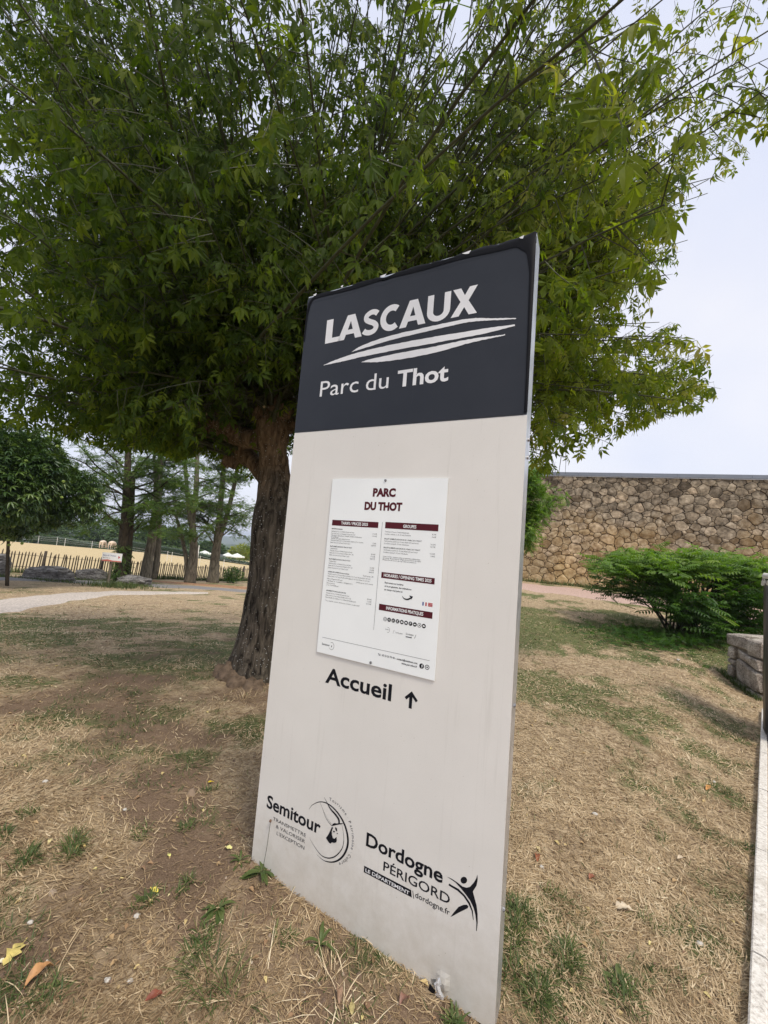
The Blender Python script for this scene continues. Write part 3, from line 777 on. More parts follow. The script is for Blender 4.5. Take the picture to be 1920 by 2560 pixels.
# --- lettering
_fc = {}
def text_mesh(body, bold=0., res=3):
    cu = bpy.data.curves.new('t', 'FONT'); cu.body = body; cu.size = 1; cu.offset = bold; cu.resolution_u = res; cu.fill_mode = 'FRONT' if hasattr(cu, 'fill_mode') else cu.fill_mode
    ob = bpy.data.objects.new('t', cu); me = bpy.data.meshes.new_from_object(ob)
    n = len(me.vertices); V = np.zeros(n*3, np.float32); me.vertices.foreach_get('co', V); V = V.reshape(-1, 3)
    F = [tuple(p.vertices) for p in me.polygons]
    bpy.data.objects.remove(ob); bpy.data.curves.remove(cu); bpy.data.meshes.remove(me)
    return V[:, :2].astype(float), F
def cap(bold):
    if bold not in _fc: V, _ = text_mesh('H', bold); _fc[bold] = (V[:, 1].min(), V[:, 1].max())
    return _fc[bold]
def letter(name, body, u0, v0, u1, ch, mt, parent, bold=.0, y=-.0007, v1=None, res=3, mbx=None, slant=0):
    """text whose ink runs from u0 to u1 on baseline v0(..v1), cap height ch"""
    V, F = text_mesh(body, bold, res)
    if not len(V): return
    lo, hi = cap(bold); x0, x1 = V[:, 0].min(), V[:, 0].max()
    sy_ = ch/(hi-lo); sx_ = (u1-u0)/(x1-x0) if u1 is not None else sy_
    U = u0+(V[:, 0]-x0)*sx_; Vv = v0+(V[:, 1]-lo)*sy_; U = U+(Vv-v0)*slant
    if v1 is not None: Vv = Vv+(v1-v0)*(U-u0)/(u1-u0)
    mb = mbx or MB(); mb.add([(a, y, b) for a, b in zip(U, Vv)], F)
    return mb.build(name, mt, parent) if mbx is None else None

# LASCAUX, drawn letter by letter
LH = .1245; lv = 2.5865
def lbox(x0, x1, yb, yt): 
    return ZA(x0, yb)[0], ZA(x1, yb)[0]
def arc(cx, cy, rx, ry, a0, a1, n=14): return [(cx+rx*math.cos(math.radians(a0+(a1-a0)*k/n)), cy+ry*math.sin(math.radians(a0+(a1-a0)*k/n))) for k in range(n+1)]
def place(loops, x0, x1, v0=None, h=LH):
    return [[(x0+(x1-x0)*p[0], lv+h*p[1]) for p in lp] for lp in loops]
gl = {
 'L': [[(0,0),(1,0),(1,.2),(.44,.2),(.44,1),(0,1)]],
 'A': [[(0,0),(.27,0),(.335,.2),(.665,.2),(.73,0),(1,0),(.655,1),(.345,1)],[(.40,.39),(.5,.74),(.60,.39)]],
 'U': [[(0,1),(0,.36)]+arc(.5,.36,.5,.38,180,360)[1:]+[(1,1),(.73,1),(.73,.36)]+arc(.5,.36,.23,.18,360,180)[1:]+[(.27,1)]],
 'X': [[(0,0),(.31,0),(.5,.30),(.69,0),(1,0),(.655,.51),(.97,1),(.67,1),(.5,.72),(.34,1),(.03,1),(.345,.51)]],
}
xs_ = {'L': (228, 318, 725), 'A': (306, 450, 700), 'A2': (680, 838, 620), 'U': (846, 985, 590), 'X': (994, 1152, 565)}
def word():
    lst = []
    for k, (a, b, yb) in xs_.items():
        lst.append((k[0], ZA(a, yb)[0], ZA(b, yb)[0]))
    return lst
for ch_, ua, ub in word():
    flat('lettering', [place(gl[ch_], ua, ub)], m_white, sign, y=-.0030)
us0, us1 = ZA(455, 670)[0], ZA(552, 655)[0]
S_ = smooth([(.88,.80),(.70,.885),(.45,.895),(.20,.79),(.20,.64),(.42,.53),(.68,.44),(.84,.30),(.74,.14),(.48,.085),(.22,.12),(.06,.20)], 5)
wS = .215*LH/(us1-us0)
Sp = [(us0+(us1-us0)*p[0], lv+LH*p[1]) for p in S_]; flat('lettering', [[ribbon(Sp, .0262)]], m_white, sign, y=-.0030)
uc0, uc1 = ZA(560, 650)[0], ZA(683, 630)[0]
C_ = arc(.56, .5, .42, .395, 52, 308, 26); Cp = [(uc0+(uc1-uc0)*p[0], lv+LH*p[1]) for p in C_]; flat('lettering', [[ribbon(Cp, .0300)]], m_white, sign, y=-.0030)

def rough_poly(top, bot, amp=.0009):
    a = smooth(top, 10); b = smooth(bot, 10)
    a = [(x, v+random.uniform(-amp, amp)) for x, v in a]; b = [(x, v+random.uniform(-amp, amp)) for x, v in b]
    return a+b[::-1]
st1 = rough_poly([ZA(*p) for p in ((390,783),(450,745),(600,690),(800,642),(1000,598),(1120,578),(1250,577),(1392,576))], [ZA(*p) for p in ((390,783),(470,758),(620,712),(820,664),(1010,620),(1130,597),(1250,590),(1392,582))])
st2 = rough_poly([ZA(*p) for p in ((220,862),(300,828),(420,788),(600,745),(800,706),(1000,672),(1200,640),(1385,614))], [ZA(*p) for p in ((220,864),(320,843),(440,815),(620,778),(800,745),(1000,708),(1210,668),(1385,624))])
st3 = rough_poly([ZA(*p) for p in ((450,843),(520,822),(700,785),(900,748),(1100,706),(1250,686),(1325,675))], [ZA(*p) for p in ((450,845),(560,843),(720,822),(900,786),(1100,730),(1250,697),(1325,681))])
for s_2 in (st1, st2, st3): flat('brush_stroke', [[s_2]], m_white, sign, y=-.0030)
letter('lettering', 'Parc', .1413, 2.3105, .3676, .078, m_white, sign, bold=.0, y=-.0030)
letter('lettering', 'du', .4093, 2.3105, .5293, .078, m_white, sign, bold=.0, y=-.0030)
letter('lettering', 'Thot', .5735, 2.3075, .8150, .0775, m_white, sign, bold=.026, y=-.0030)
letter('lettering', 'Accueil', .3287, .9596, .6636, .0675, m_ink, sign, bold=.022)
# arrow
flat('arrow', [[[(.744,.9542),(.7575,.9542),(.7575,.9995),(.7735,.9835),(.7815,.9915),(.7528,1.0215),(.7235,.9925),(.7310,.9840),(.744,.9965)]]], m_ink, sign)
# Semitour
letter('lettering', 'Semitour', .0602, .3262, .3733, .057, m_ink, sign, bold=.022)
letter('lettering', 'TRANSMETTRE', .1066, .2868, .3002, .0142, m_grey, sign)
letter('lettering', '& VALORISER', .1281, .2610, .2986, .0142, m_grey, sign)
letter('lettering', "L'EXCEPTION", .1362, .2340, .2981, .0142, m_grey, sign)
# ring logo
def trace(Z, pts, n=8): return smooth([Z(*p) for p in pts], n)
def taper(P, w): 
    s = np.linspace(0, 1, len(P)); return ribbon(P, np.interp(s, np.linspace(0, 1, len(w)), w))
ring1 = trace(ZB, ((735,350),(780,290),(880,246),(985,268),(1090,350),(1180,470),(1240,600),(1270,740),(1265,860),(1220,970),(1150,1045),(1060,1078),(960,1065),(890,1020),(840,970)))
ring2 = trace(ZB, ((1185,550),(1205,650),(1215,760),(1195,880),(1130,970),(1060,1015),(980,1020),(900,980),(820,880),(765,790),(740,735)))
sw_ = trace(ZB, ((942,180),(975,240),(1030,340),(1100,420),(1145,490),(1150,550)))
hn1 = trace(ZB, ((885,250),(925,350),(960,450),(1000,520),(1050,580))); hn2 = trace(ZB, ((925,350),(975,450),(1010,510),(1048,560)))
flat('ring_logo', [[taper(ring1, [.0006,.002,.003,.0045,.006,.0075,.0085,.009,.009,.008,.007,.005,.003,.0012,.0005])]], m_ink, sign)
flat('ring_logo', [[taper(ring2, [.0005,.0012,.002,.003,.0042,.0045,.004,.003,.0018,.001,.0004])]], m_ink, sign)
flat('horn_logo', [[taper(sw_, [.0006,.002,.006,.0085,.009,.007])]], m_ink, sign, y=-.0009)
flat('horn_logo', [[taper(hn1, [.0008,.0010,.0015,.0018,.002])]], m_ink, sign); flat('horn_logo', [[taper(hn2, [.0006,.0006,.0008,.0008])]], m_ink, sign, y=-.0009)
flat('animal_head_logo', [[[ZB(*p) for p in ((1050,580),(1060,550),(1090,538),(1120,545),(1150,540),(1215,540),(1190,552),(1130,560))]],
    [[ZB(*p) for p in ((1050,592),(1070,600),(1050,650),(1052,700),(1065,745),(1085,755),(1115,730),(1118,770),(1115,800),(1085,812),(1050,805),(1035,822),(1015,812),(985,770),(970,742),(1000,700),(1030,640))]],
    [[ZB(*p) for p in ((1095,592),(1120,610),(1125,650),(1108,645),(1098,620))]], [[ZB(*p) for p in ((1065,662),(1075,640),(1095,655),(1088,665))]], [[ZB(*p) for p in ((1120,672),(1133,678),(1130,690),(1118,685))]]], m_ink, sign, y=-.0012)
def ring_text(body, cx, cy, R, a0, a1, ch, mt, parent):
    mb = MB(); n = len(body); 
    wd = [0.35 if c_ in 'il· t' else (1.0 if c_ in 'mTPC' else .72) for c_ in body]; tot = sum(wd); s = 0
    for c_, w_ in zip(body, wd):
        a = math.radians(a0+(a1-a0)*(s+w_/2)/tot); s += w_
        if c_ == ' ': continue
        V, F = text_mesh(c_, 0, 2); lo, hi = cap(0); k = ch/(hi-lo)
        x = (V[:, 0]-(V[:, 0].min()+V[:, 0].max())/2)*k; y_ = (V[:, 1]-lo)*k
        # up = outward, right = clockwise
        ux, uy = math.cos(a), math.sin(a); rx_, ry_ = uy, -ux
        mb.add([(cx+(R+q)*ux+p*rx_, -.0007, cy+(R+q)*uy+p*ry_) for p, q in zip(x, y_)], F)
    return mb.build('lettering', mt, parent)
ring_text('Tourisme · Patrimoine · Culture', .4135, .3590, .121, 95, -58, .0125, m_grey, sign)
# Dordogne Périgord
letter('lettering', 'Dordogne', .601, .3740, .930, .0520, m_ink, sign, bold=.022)
letter('lettering', 'PÉRIGORD', .6864, .3165, .9615, .0338, m_ink, sign, bold=.008)
flat('banner', [[[(.6012, .2728), (.6008, .2970), (.8096, .2982), (.8143, .2741)]]], m_ink, sign)
letter('lettering', 'LE DÉPARTEMENT', .6085, .2782, .8035, .0130, m_white, sign, bold=.018, y=-.0014)
flat('slash', [[[ZD(738,812),ZD(745,814),ZD(757,910),ZD(750,907)]]], m_ink, sign)
letter('lettering', 'dordogne.fr', .8275, .2815, .9637, .0190, m_ink, sign, bold=.006)
fig = [ZD(*p) for p in ((1157,640),(1215,665),(1290,715),(1350,762),(1400,776),(1440,765),(1485,715),(1515,665),(1530,615),(1534,680),(1520,750),(1475,822),(1495,900),(1520,990),(1532,1090),(1534,1200),(1522,1305),(1515,1302),(1518,1200),(1505,1100),(1480,1010),(1440,930),(1390,860),(1330,785),(1260,710),(1200,668))]
flat('dancer_logo', [[fig], [[ZD(*p) for p in arc(1365, 684, 40, 42, 0, 350, 16)]],
    [[ZD(*p) for p in ((1180,735),(1195,725),(1205,738),(1300,790),(1380,870),(1440,960),(1475,1060),(1484,1170),(1478,1165),(1460,1060),(1420,970),(1360,880),(1290,815),(1180,748))]],
    [[ZD(*p) for p in ((1202,1133),(1240,1080),(1300,1010),(1360,985),(1400,983),(1420,1000),(1412,1025),(1380,1042),(1300,1080),(1240,1115))]]], m_ink, sign)

# --- price panel
PU0, PU1, PV0, PV1 = .2709, .847, 1.0854, 1.8909
mb = MB(); mb.box(((PU0+PU1)/2, -.0045, (PV0+PV1)/2), (PU1-PU0, .004, PV1-PV0)); pp = mb.build('price_panel', m_paper, sign)
PY = -.0071
letter('lettering', 'PARC', .4985, 1.8095, .6125, .0385, m_wine, pp, bold=.055, y=PY)
letter('lettering', 'DU THOT', .4608, 1.7483, .6490, .0375, m_wine, pp, bold=.055, y=PY)
for u0, u1, v0, v1, tx, t0, t1 in ((.2914, .5394, 1.6706, 1.6965, 'TARIFS / PRICES 2025', .343, .487), (.574, .8196, 1.6715, 1.6992, 'GROUPES', .661, .722), (.5748, .8194, 1.457, 1.482, 'HORAIRES / OPENING TIMES 2025', .587, .806), (.5758, .8203, 1.3206, 1.3465, 'INFORMATIONS PRATIQUES', .611, .781)):
    flat('banner', [[[(u0, v0), (u1, v0), (u1, v1), (u0, v1)]]], m_wine, pp, y=PY)
    letter('lettering', tx, t0, v0+.0062, t1, .0135, m_paper, pp, bold=.022, y=PY-.0006)
flat('rule', [[[(.5583, 1.2332), (.5595, 1.2332), (.5595, 1.6978), (.5583, 1.6978)]], [[(.2956, 1.1550), (.8215, 1.1570), (.8215, 1.1582), (.2956, 1.1562)]]], m_grey, pp, y=PY)
small = MB(); boldm = MB()
def line(body, u0, v, w=None, b=False, h=.0062):
    k = h/.7
    letter('', body, u0, v, u0+w if w else None, h, None, None, bold=.02 if b else 0, y=PY, res=1, mbx=boldm if b else small)
for b, v, w, t in ((1,1.6525,.060,'INDIVIDUEL Individual'),(0,1.6405,.125,'Tarif plein (13 ans et +) Adult (13 years and over)'),(0,1.6305,.132,'Tarif réduit (13 ans et +) Reduced (13 years and over)'),(0,1.6215,.168,'*Étudiants, demandeurs d\'emploi, familles nombreuses'),(0,1.6145,.042,'sur justificatif'),(0,1.6075,.105,'*Students, jobseekers, disabled persons'),(0,1.5985,.178,'Tarif plein enfant (de 5 à 12 ans inclus) Children (5 to 12 years)'),(0,1.5885,.110,'Enfant de moins de 5 ans Under 5 years'),
    (1,1.5705,.120,'BILLET JUMELÉ LASCAUX IV / PARC DU THOT'),(0,1.5605,.042,'Combined ticket'),(0,1.5505,.124,'Tarif plein (13 ans et +) Adult (13 years and over)'),(0,1.5405,.132,'Enfant (de 5 à 12 ans inclus) Children (5 to 12)'),(0,1.5305,.110,'Enfant de moins de 5 ans Under 5 years'),
    (1,1.5115,.118,'BILLET JUMELÉ LASCAUX II / PARC DU THOT'),(0,1.5015,.042,'Combined ticket'),(0,1.4915,.124,'Tarif plein (13 ans et +) Adult (13 years and over)'),(0,1.4815,.132,'Enfant (de 5 à 12 ans inclus) Children (5 to 12)'),(0,1.4715,.110,'Enfant de moins de 5 ans Under 5 years'),
    (1,1.4525,.118,'ATELIERS DÉCOUVERTE Discovery workshops'),(0,1.4425,.230,'Travail du cuir (+ de 10 ans), Lampe à graisse (+ de 7 ans), Art pariétal (+ de 5 ans)'),(0,1.4325,.226,'Taille du silex (+ de 7 ans), Fouille archéologique (+ de 7 ans), Parure (+ de 5 ans)'),(0,1.4205,.084,'Micro Régions 2/3 ans'),(0,1.4105,.140,'1 Enfant + 1 adulte obligatoire'),(0,1.4005,.045,'Discovery'),(0,1.3915,.066,'2 to 3 workshops'),
    (1,1.3660,.110,'ANIMATION LASCAUX'),(0,1.3550,.128,'Tarif plein (13 ans et +) Adult (13 years and over)'),(0,1.3450,.138,'Enfant (de 5 à 12 ans inclus) Children (5 to 12)'),(0,1.3350,.166,'Pass famille (2 adultes + 2 enfants) Family pass'),(0,1.3200,.186,'*les tarifs sont donnés à titre indicatif')):
    line(t, .2925, v, w, bool(b), .0055)
for v, t in ((1.6405,'11,50€'),(1.6305,'10,00€'),(1.5985,'7,20€'),(1.5885,'GRATUIT'),(1.5505,'28,00€'),(1.5405,'17,50€'),(1.5305,'GRATUIT'),(1.4915,'21,00€'),(1.4815,'13,00€'),(1.4715,'GRATUIT'),(1.4530,'Tarif unique 3€'),(1.4205,'6,00€ (pour les 2 jours)'),(1.3550,'80,00€'),(1.3450,'11,00€'),(1.3350,'210,00€')):
    line(t, .5365-.0036*len(t), v, .0036*len(t), False, .0055)
for b, v, w, t in ((0,1.6545,.115,'Tarif plein (13 ans et +) Individual (groups)'),(0,1.6440,.124,'Scolaires enfants (- de 13 ans) Students'),(1,1.6235,.175,'BILLET JUMELÉ LASCAUX IV / PARC DU THOT'),(0,1.6135,.162,'Tarif plein (à partir de 13 ans) Adult (13 and over)'),(0,1.6035,.118,'Scolaires jusqu\'à 12 ans Students'),(1,1.5855,.172,'BILLET JUMELÉ LASCAUX II / PARC DU THOT'),(0,1.5755,.160,'Tarif plein (à partir de 13 ans) Adult (13 and over)'),(0,1.5655,.116,'Scolaires jusqu\'à 12 ans Students'),(0,1.5475,.175,'Le parc du Thot : animaux, ateliers et animations préhistoriques'),(0,1.5405,.178,'en saison. Réservations obligatoires pour les groupes'),(0,1.5330,.158,'Please book your group visit in advance')):
    line(t, .5755, v, w, bool(b), .0055)
for v, t in ((1.6545,'8,70€'),(1.6440,'5,60€'),(1.6135,'20,20€'),(1.6035,'12,70€'),(1.5755,'16,20€'),(1.5655,'9,80€')): line(t, .8125-.0036*len(t), v, .0036*len(t), False, .0055)
line('Retrouvez nos horaires', .5945, 1.4355, .088, True, .0075); line('et le programme des animations', .5945, 1.4210, .126, True, .0075); line('en temps réel juste ici', .5945, 1.4065, .086, True, .0075)
line('Tél : 05 53 50 70 44 - contact@semitour.com', .5885, 1.1325, .182, True, .0085); line('www.parc-thot.fr', .7014, 1.1190, .069, True, .0085)
small.build('small_print', m_grey, pp, kind='stuff'); boldm.build('bold_print', m_ink, pp, kind='stuff')
# curved arrow, flags, pictograms
ar = trace(ZQ, ((1045,228),(1070,258),(1110,268),(1150,250)), 6); flat('arrow', [[taper(ar, [.0006,.004,.006,.006])], [[ZQ(*p) for p in ((1128,222),(1172,236),(1150,272),(1152,252),(1140,240))]]], m_ink, pp, y=PY-.0002)
flat('flag', [[[(.7735,1.3672),(.7795,1.3672),(.7795,1.3815),(.7735,1.3815)]]], m_blue, pp, y=PY)
flat('flag', [[[(.7865,1.3672),(.7925,1.3672),(.7925,1.3815),(.7865,1.3815)]], [[(.7985,1.3672),(.8175,1.3672),(.8175,1.3700),(.7985,1.3700)]], [[(.7985,1.3715),(.8175,1.3715),(.8175,1.3765),(.7985,1.3765)]], [[(.7985,1.3780),(.8175,1.3780),(.8175,1.3815),(.7985,1.3815)]]], m_rd, pp, y=PY)
def disc(cx, cy, r, n=18): return [(cx+r*math.cos(2*PI*k/n), cy+r*math.sin(2*PI*k/n)) for k in range(n)]
flat('pictogram', [[disc(.6094+.01972*k, 1.2869, .0086)] for k in range(10)]+[[disc(.7898, 1.1301, .0100)], [disc(.8133, 1.1306, .0095)]], m_ink, pp, y=PY)
gly = []
for k, g in enumerate((0, 1, 2, 3, 4, 5, 6, 7, 8, 9)):
    cx, cy = .6094+.01972*k, 1.2869
    if g in (0, 8): gly += [[disc(cx, cy, .0066), disc(cx, cy, .0030)[::-1]]]
    elif g == 1: gly += [[ribbon([(cx-.005, cy), (cx+.005, cy)], .0016)], [ribbon([(cx, cy-.005), (cx, cy-.0012)], .0016)], [ribbon([(cx, cy+.0012), (cx, cy+.005)], .0016)]]
    elif g == 2: gly += [[ribbon(smooth([(cx-.001, cy+.005), (cx-.001, cy+.0005), (cx+.003, cy), (cx+.004, cy-.004)], 4), .0015)], [ribbon(arc(cx-.001, cy-.002, .003, .003, 110, 300, 8), .0012)]]
    elif g == 3: gly += [[ribbon([(cx-.004, cy-.005), (cx+.004, cy+.005)], .0018)], [ribbon([(cx-.004, cy+.005), (cx-.0012, cy+.0015)], .0018)], [ribbon([(cx+.0012, cy-.0015), (cx+.004, cy-.005)], .0018)]]
    elif g == 6: gly += [[ribbon([(cx-.002, cy-.005), (cx-.002, cy+.005)], .0018)], [ribbon(arc(cx-.0005, cy+.0022, .0028, .0022, 85, -85, 8), .0014)]]
    else: gly += [[[(cx-.005, cy-.0025), (cx+.005, cy-.0025), (cx+.0045, cy+.0005), (cx+.002, cy+.0035 if g != 7 else cy+.0018), (cx-.002, cy+.0035 if g != 7 else cy+.0018), (cx-.0045, cy+.0005)]]]
gly += [[[(.7905,1.1225),(.7925,1.1225),(.7925,1.1300),(.7945,1.1300),(.7945,1.1320),(.7925,1.1320),(.7925,1.1345),(.7945,1.1350),(.7945,1.1370),(.7915,1.1368),(.7903,1.1350),(.7903,1.1320),(.7890,1.1320),(.7890,1.1300),(.7905,1.1300)]], [disc(.8133,1.1306,.0068), disc(.8133,1.1306,.0034)[::-1]]]
flat('pictogram_symbol', gly, m_paper, pp, y=PY-.0006)
# small repeated logos in the panel
letter('lettering', 'Semitour', .2969, 1.1225, .3400, .0085, m_ink, pp, bold=.01, y=PY)
flat('ring_logo', [[ribbon(arc(.3500, 1.1262, .0135, .0160, 120, -150, 20), [.0004]+[.0012]*19+[.0003])], [[(.3475,1.1200),(.3515,1.1215),(.3530,1.1260),(.3505,1.1300),(.3490,1.1250)]]], m_ink, pp, y=PY)
flat('ring_logo', [[ribbon(arc(.6270, 1.2445, .0085, .0105, 110, -110, 14), .0009)]], m_grey, pp, y=PY)
letter('lettering', 'Semitour', .6150, 1.2440, .6310, .0045, m_grey, pp, y=PY-.0003); letter('lettering', 'nouvelle aquitaine', .6640, 1.2380, .6960, .005, m_grey, pp, y=PY)
letter('lettering', 'Dordogne', .7110, 1.2400, .7450, .007, m_grey, pp, y=PY); flat('banner', [[[(.7110,1.2300),(.7380,1.2300),(.7380,1.2335),(.7110,1.2335)]]], m_grey, pp, y=PY)
flat('region_logo', [[ribbon([(.6520,1.2340),(.6560,1.2490),(.6640,1.2420)], .0008)], [ribbon([(.7500,1.2310),(.7560,1.2470)], .0014)]], m_grey, pp, y=PY)
for (u, v) in ((.5572, 1.8829), (.5578, 1.0959)):
    mb = MB(); lathe(mb, [(.0062, 0), (.0052, .003), (.002, .0036), (0, .003)], n=12); mb.v = [(u+p[0], PY-p[2]+.0002, v+p[1]) for p in mb.v]; mb.build('screw', m_steel, pp)

# ------------------------------------------------------------------ leaf templates
def T_leaflet(w=.5, serr=0, fold=.12, droop=.25):
    """one blade along +Y, length 1: 8 verts, 6 faces as triangles"""
    v = np.array([(0,0,0),(-w*.42,.28,fold*.8),(w*.42,.28,fold*.8),(-w*.5,.5,fold),(w*.5,.5,fold),(-w*.27,.78,fold*.5),(w*.27,.78,fold*.5),(0,1.,0),(0,.45,-.02)], float)
    v[:, 2] -= droop*v[:, 1]**2
    f = np.array([(0,8,1),(0,2,8),(1,8,3),(8,2,4),(3,8,5),(8,4,6),(5,8,7),(8,6,7)])
    return v, f
def T_small(w=.45):
    v = np.array([(0,0,0),(-w*.5,.45,.05),(w*.5,.45,.05),(0,1.,-.08)], float); return v, np.array([(0,2,1),(1,2,3)])
def T_comb(parts):
    V = []; F = []; n = 0
    for v, f in parts: V.append(v); F.append(f+n); n += len(v)
    return np.concatenate(V), np.concatenate(F)
def rot2(v, a, o=(0, 0, 0), s=1., tilt=0.):
    c, s_ = math.cos(a), math.sin(a); w = v*s; w = np.stack([w[:, 0]*c+w[:, 1]*s_, -w[:, 0]*s_+w[:, 1]*c, w[:, 2]], -1)
    w[:, 2] += -tilt*np.hypot(w[:, 0], w[:, 1]); return w+np.array(o)
def stemq(L, w=.012, bend=0.): 
    return np.array([(-w,0,0),(w,0,0),(w*.6,L,bend),(-w*.6,L,bend)], float), np.array([(0,1,2),(0,2,3)])
lf, ff = T_leaflet(.42, droop=.3)
lf2 = np.array([(0,0,0),(-.2,.42,.05),(.2,.42,.05),(0,1.,-.28),(0,.5,-.09)], float); ff2 = np.array([(0,4,1),(0,2,4),(1,4,3),(4,2,3)])
def comp5(seed, lf=lf, ff=ff):                         # ash-leaved maple: five toothed leaflets
    r = np.random.default_rng(seed); P = [stemq(.62)]
    P.append((rot2(lf, r.uniform(-.2, .2), (0, .6, 0), .52, .1), ff))
    for y, a, s in ((.55, .95, .45), (.55, -.95, .45), (.36, 1.25, .40), (.36, -1.25, .40)):
        a += r.uniform(-.3, .3); s *= r.uniform(.75, 1.1); v = rot2(lf, a, (0, y, 0), s, .25+r.uniform(-.1, .5)); P.append((v, ff))
    return T_comb(P)
def comp3(seed, lf=lf, ff=ff):
    r = np.random.default_rng(seed); P = [stemq(.45)]
    P.append((rot2(lf, r.uniform(-.2, .2), (0, .42, 0), .62, .1), ff))
    for a in (.85, -.85):
        v = rot2(lf, a+r.uniform(-.3, .3), (0, .40, 0), .52*r.uniform(.8, 1.1), .2+r.uniform(-.1, .6)); P.append((v, ff))
    return T_comb(P)
def pinnate(n, w, L=.30, full=True):
    P = [stemq(1., .008)]
    base = T_leaflet(w)[0] if full else T_small(w)[0]; fb = T_leaflet(w)[1] if full else T_small(w)[1]
    for k in range(n):
        y = .18+.8*k/(n-1)
        for s in (1, -1): P.append((rot2(base, s*1.15, (0, y, 0), L*(1-.35*abs(k/(n-1)-.4)), .15), fb))
    P.append((rot2(base, 0, (0, 1, 0), L, .1), fb)); return T_comb(P)
def stamp_many(templates, pos_, d, scl, tint, roll=None, up=None):
    pos_ = np.asarray(pos_); d = np.asarray(d); X, Y, Z = frames(d, roll, up); Vs = []; Fs = []; Ts = []; n = 0
    which = RNG.integers(0, len(templates), len(pos_))
    for k, (T, TF) in enumerate(templates):
        m = which == k
        if not m.any(): continue
        V, F, t = stamp(T, TF, pos_[m], X[m], Y[m], Z[m], scl[m], tint[m]); Vs.append(V); Fs.append(F+n); Ts.append(t); n += len(V)
    return np.concatenate(Vs), np.concatenate(Fs), np.concatenate(Ts)
def in_poly(px, py, P):
    P = np.array(P, float); c = np.zeros(len(px), bool); j = len(P)-1
    for i in range(len(P)):
        xi, yi = P[i]; xj, yj = P[j]
        m = ((yi > py) != (yj > py)) & (px < (xj-xi)*(py-yi)/(yj-yi+1e-12)+xi); c ^= m; j = i
    return c

# ------------------------------------------------------------------ the big tree
SIGN_Q = [(755, 735), (1355, 570), (1345, 1000), (1250, 2600), (610, 2200)]
CROWN = [(1290, 1225), (1350, 1205), (1425, 1195), (1490, 1180), (1520, 1120), (1600, 1090), (1665, 1050), (1745, 1045), (1795, 1010), (1815, 965), (1765, 930), (1795, 895),
         (1740, 850), (1690, 800), (1640, 750), (1655, 715), (1745, 722), (1765, 700), (1700, 680), (1700, 640), (1755, 610), (1770, 580), (1700, 545), (1690, 520), (1755, 500), (1840, 450), (1895, 385), (1945, 320),
         (2200, 200), (2200, -900), (-900, -900), (-900, 1050), (0, 1075), (110, 1100), (230, 1125), (290, 1150), (380, 1140), (440, 1165), (500, 1145), (560, 1180), (620, 1215), (700, 1190), (760, 1150)]
m_bark = bark('maple bark', (.012, .009, .007), (.19, .155, .125), ridge=9, spots=(.50, .50, .47), bstr=1., top=((.07, .045, .028), (.30, .21, .135)))
m_limb = m_bark
m_root = plain('soily root bark', (.16, .115, .08), .95, var=.45, sc=16, bmp=.9, bsc=50, spec=.1)
m_shoot = plain('green shoot bark', (.045, .050, .022), .7, var=.35, sc=14, bmp=.3)
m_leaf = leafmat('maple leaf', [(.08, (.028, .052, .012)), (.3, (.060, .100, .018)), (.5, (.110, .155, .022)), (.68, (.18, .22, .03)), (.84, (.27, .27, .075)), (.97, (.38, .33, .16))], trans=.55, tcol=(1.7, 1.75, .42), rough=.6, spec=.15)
T0 = Vector((-1.27, 5.05, 0)); tz = float(zg(T0.x, T0.y))
tree = empty('maple_tree', (T0.x, T0.y, tz), label='big pollarded broadleaf tree with thick dark trunk behind the beige sign', cat='tree')
def loc(P): return [(p[0]-T0.x, p[1]-T0.y, p[2]-tz) for p in P]
def trunk_mesh():
    bm_v = []; bm_f = []
    zs = [-.35, -.12, 0, .1, .22, .36, .52, .75, 1.0, 1.25, 1.5, 1.75, 1.95, 2.12, 2.3, 2.5, 2.7]
    cx = [-1.27]*10+[-1.28, -1.29, -1.30, -1.33, -1.385, -1.43, -1.46]; rr = [.60, .56, .50, .44, .40, .375, .36, .352, .35, .35, .345, .335, .315, .28, .235, .19, .17]
    n = 72; zi = []; 
    Z = np.linspace(-.35, 2.7, 90); R = np.interp(Z, zs, rr); CX = np.interp(Z, zs, cx)
    for k, z in enumerate(Z):
        fl = max(0, 1-(z+.35)/.95)
        for i in range(n):
            a = 2*PI*i/n
            r = R[k]*(1+fl*.26*math.cos(3*a+.9)+fl*.14*math.cos(5*a+2.))
            r *= 1+.06*mn.noise(Vector((math.cos(a)*1.6, math.sin(a)*1.6, z*1.3)))*2
            g = mn.noise(Vector((math.cos(a)*7., math.sin(a)*7., z*1.9))) + .6*mn.noise(Vector((math.cos(a)*16., math.sin(a)*16., z*4.5)))
            r += .016*g*(1 if z < 2.2 else .4)
            bm_v.append((CX[k]+r*math.cos(a), 5.05+r*math.sin(a)*.95, z+tz))
    for k in range(len(Z)-1):
        for i in range(n): bm_f.append((k*n+i, k*n+(i+1) % n, (k+1)*n+(i+1) % n, (k+1)*n+i))
    mb = MB(); mb.add(loc(bm_v), bm_f); return mb.build('trunk', m_bark, tree, smooth=True)
trunk_mesh()
def knob(mb, c, r, seed):
    n, m_ = 18, 12; v = []; f = []
    for j in range(m_+1):
        ph = PI*j/m_
        for i in range(n):
            th = 2*PI*i/n; d = Vector((math.sin(ph)*math.cos(th), math.sin(ph)*math.sin(th), math.cos(ph)))
            q = r*(1+.32*mn.noise(d*1.7+Vector((seed, 0, 0)))+.20*mn.noise(d*4.2+Vector((0, seed, 0)))); p = Vector(c)+d*q; v.append(tuple(p))
    for j in range(m_):
        for i in range(n): f.append((j*n+i, (j+1)*n+i, (j+1)*n+(i+1) % n, j*n+(i+1) % n))
    mb.add(v, f)
Z_ = tz
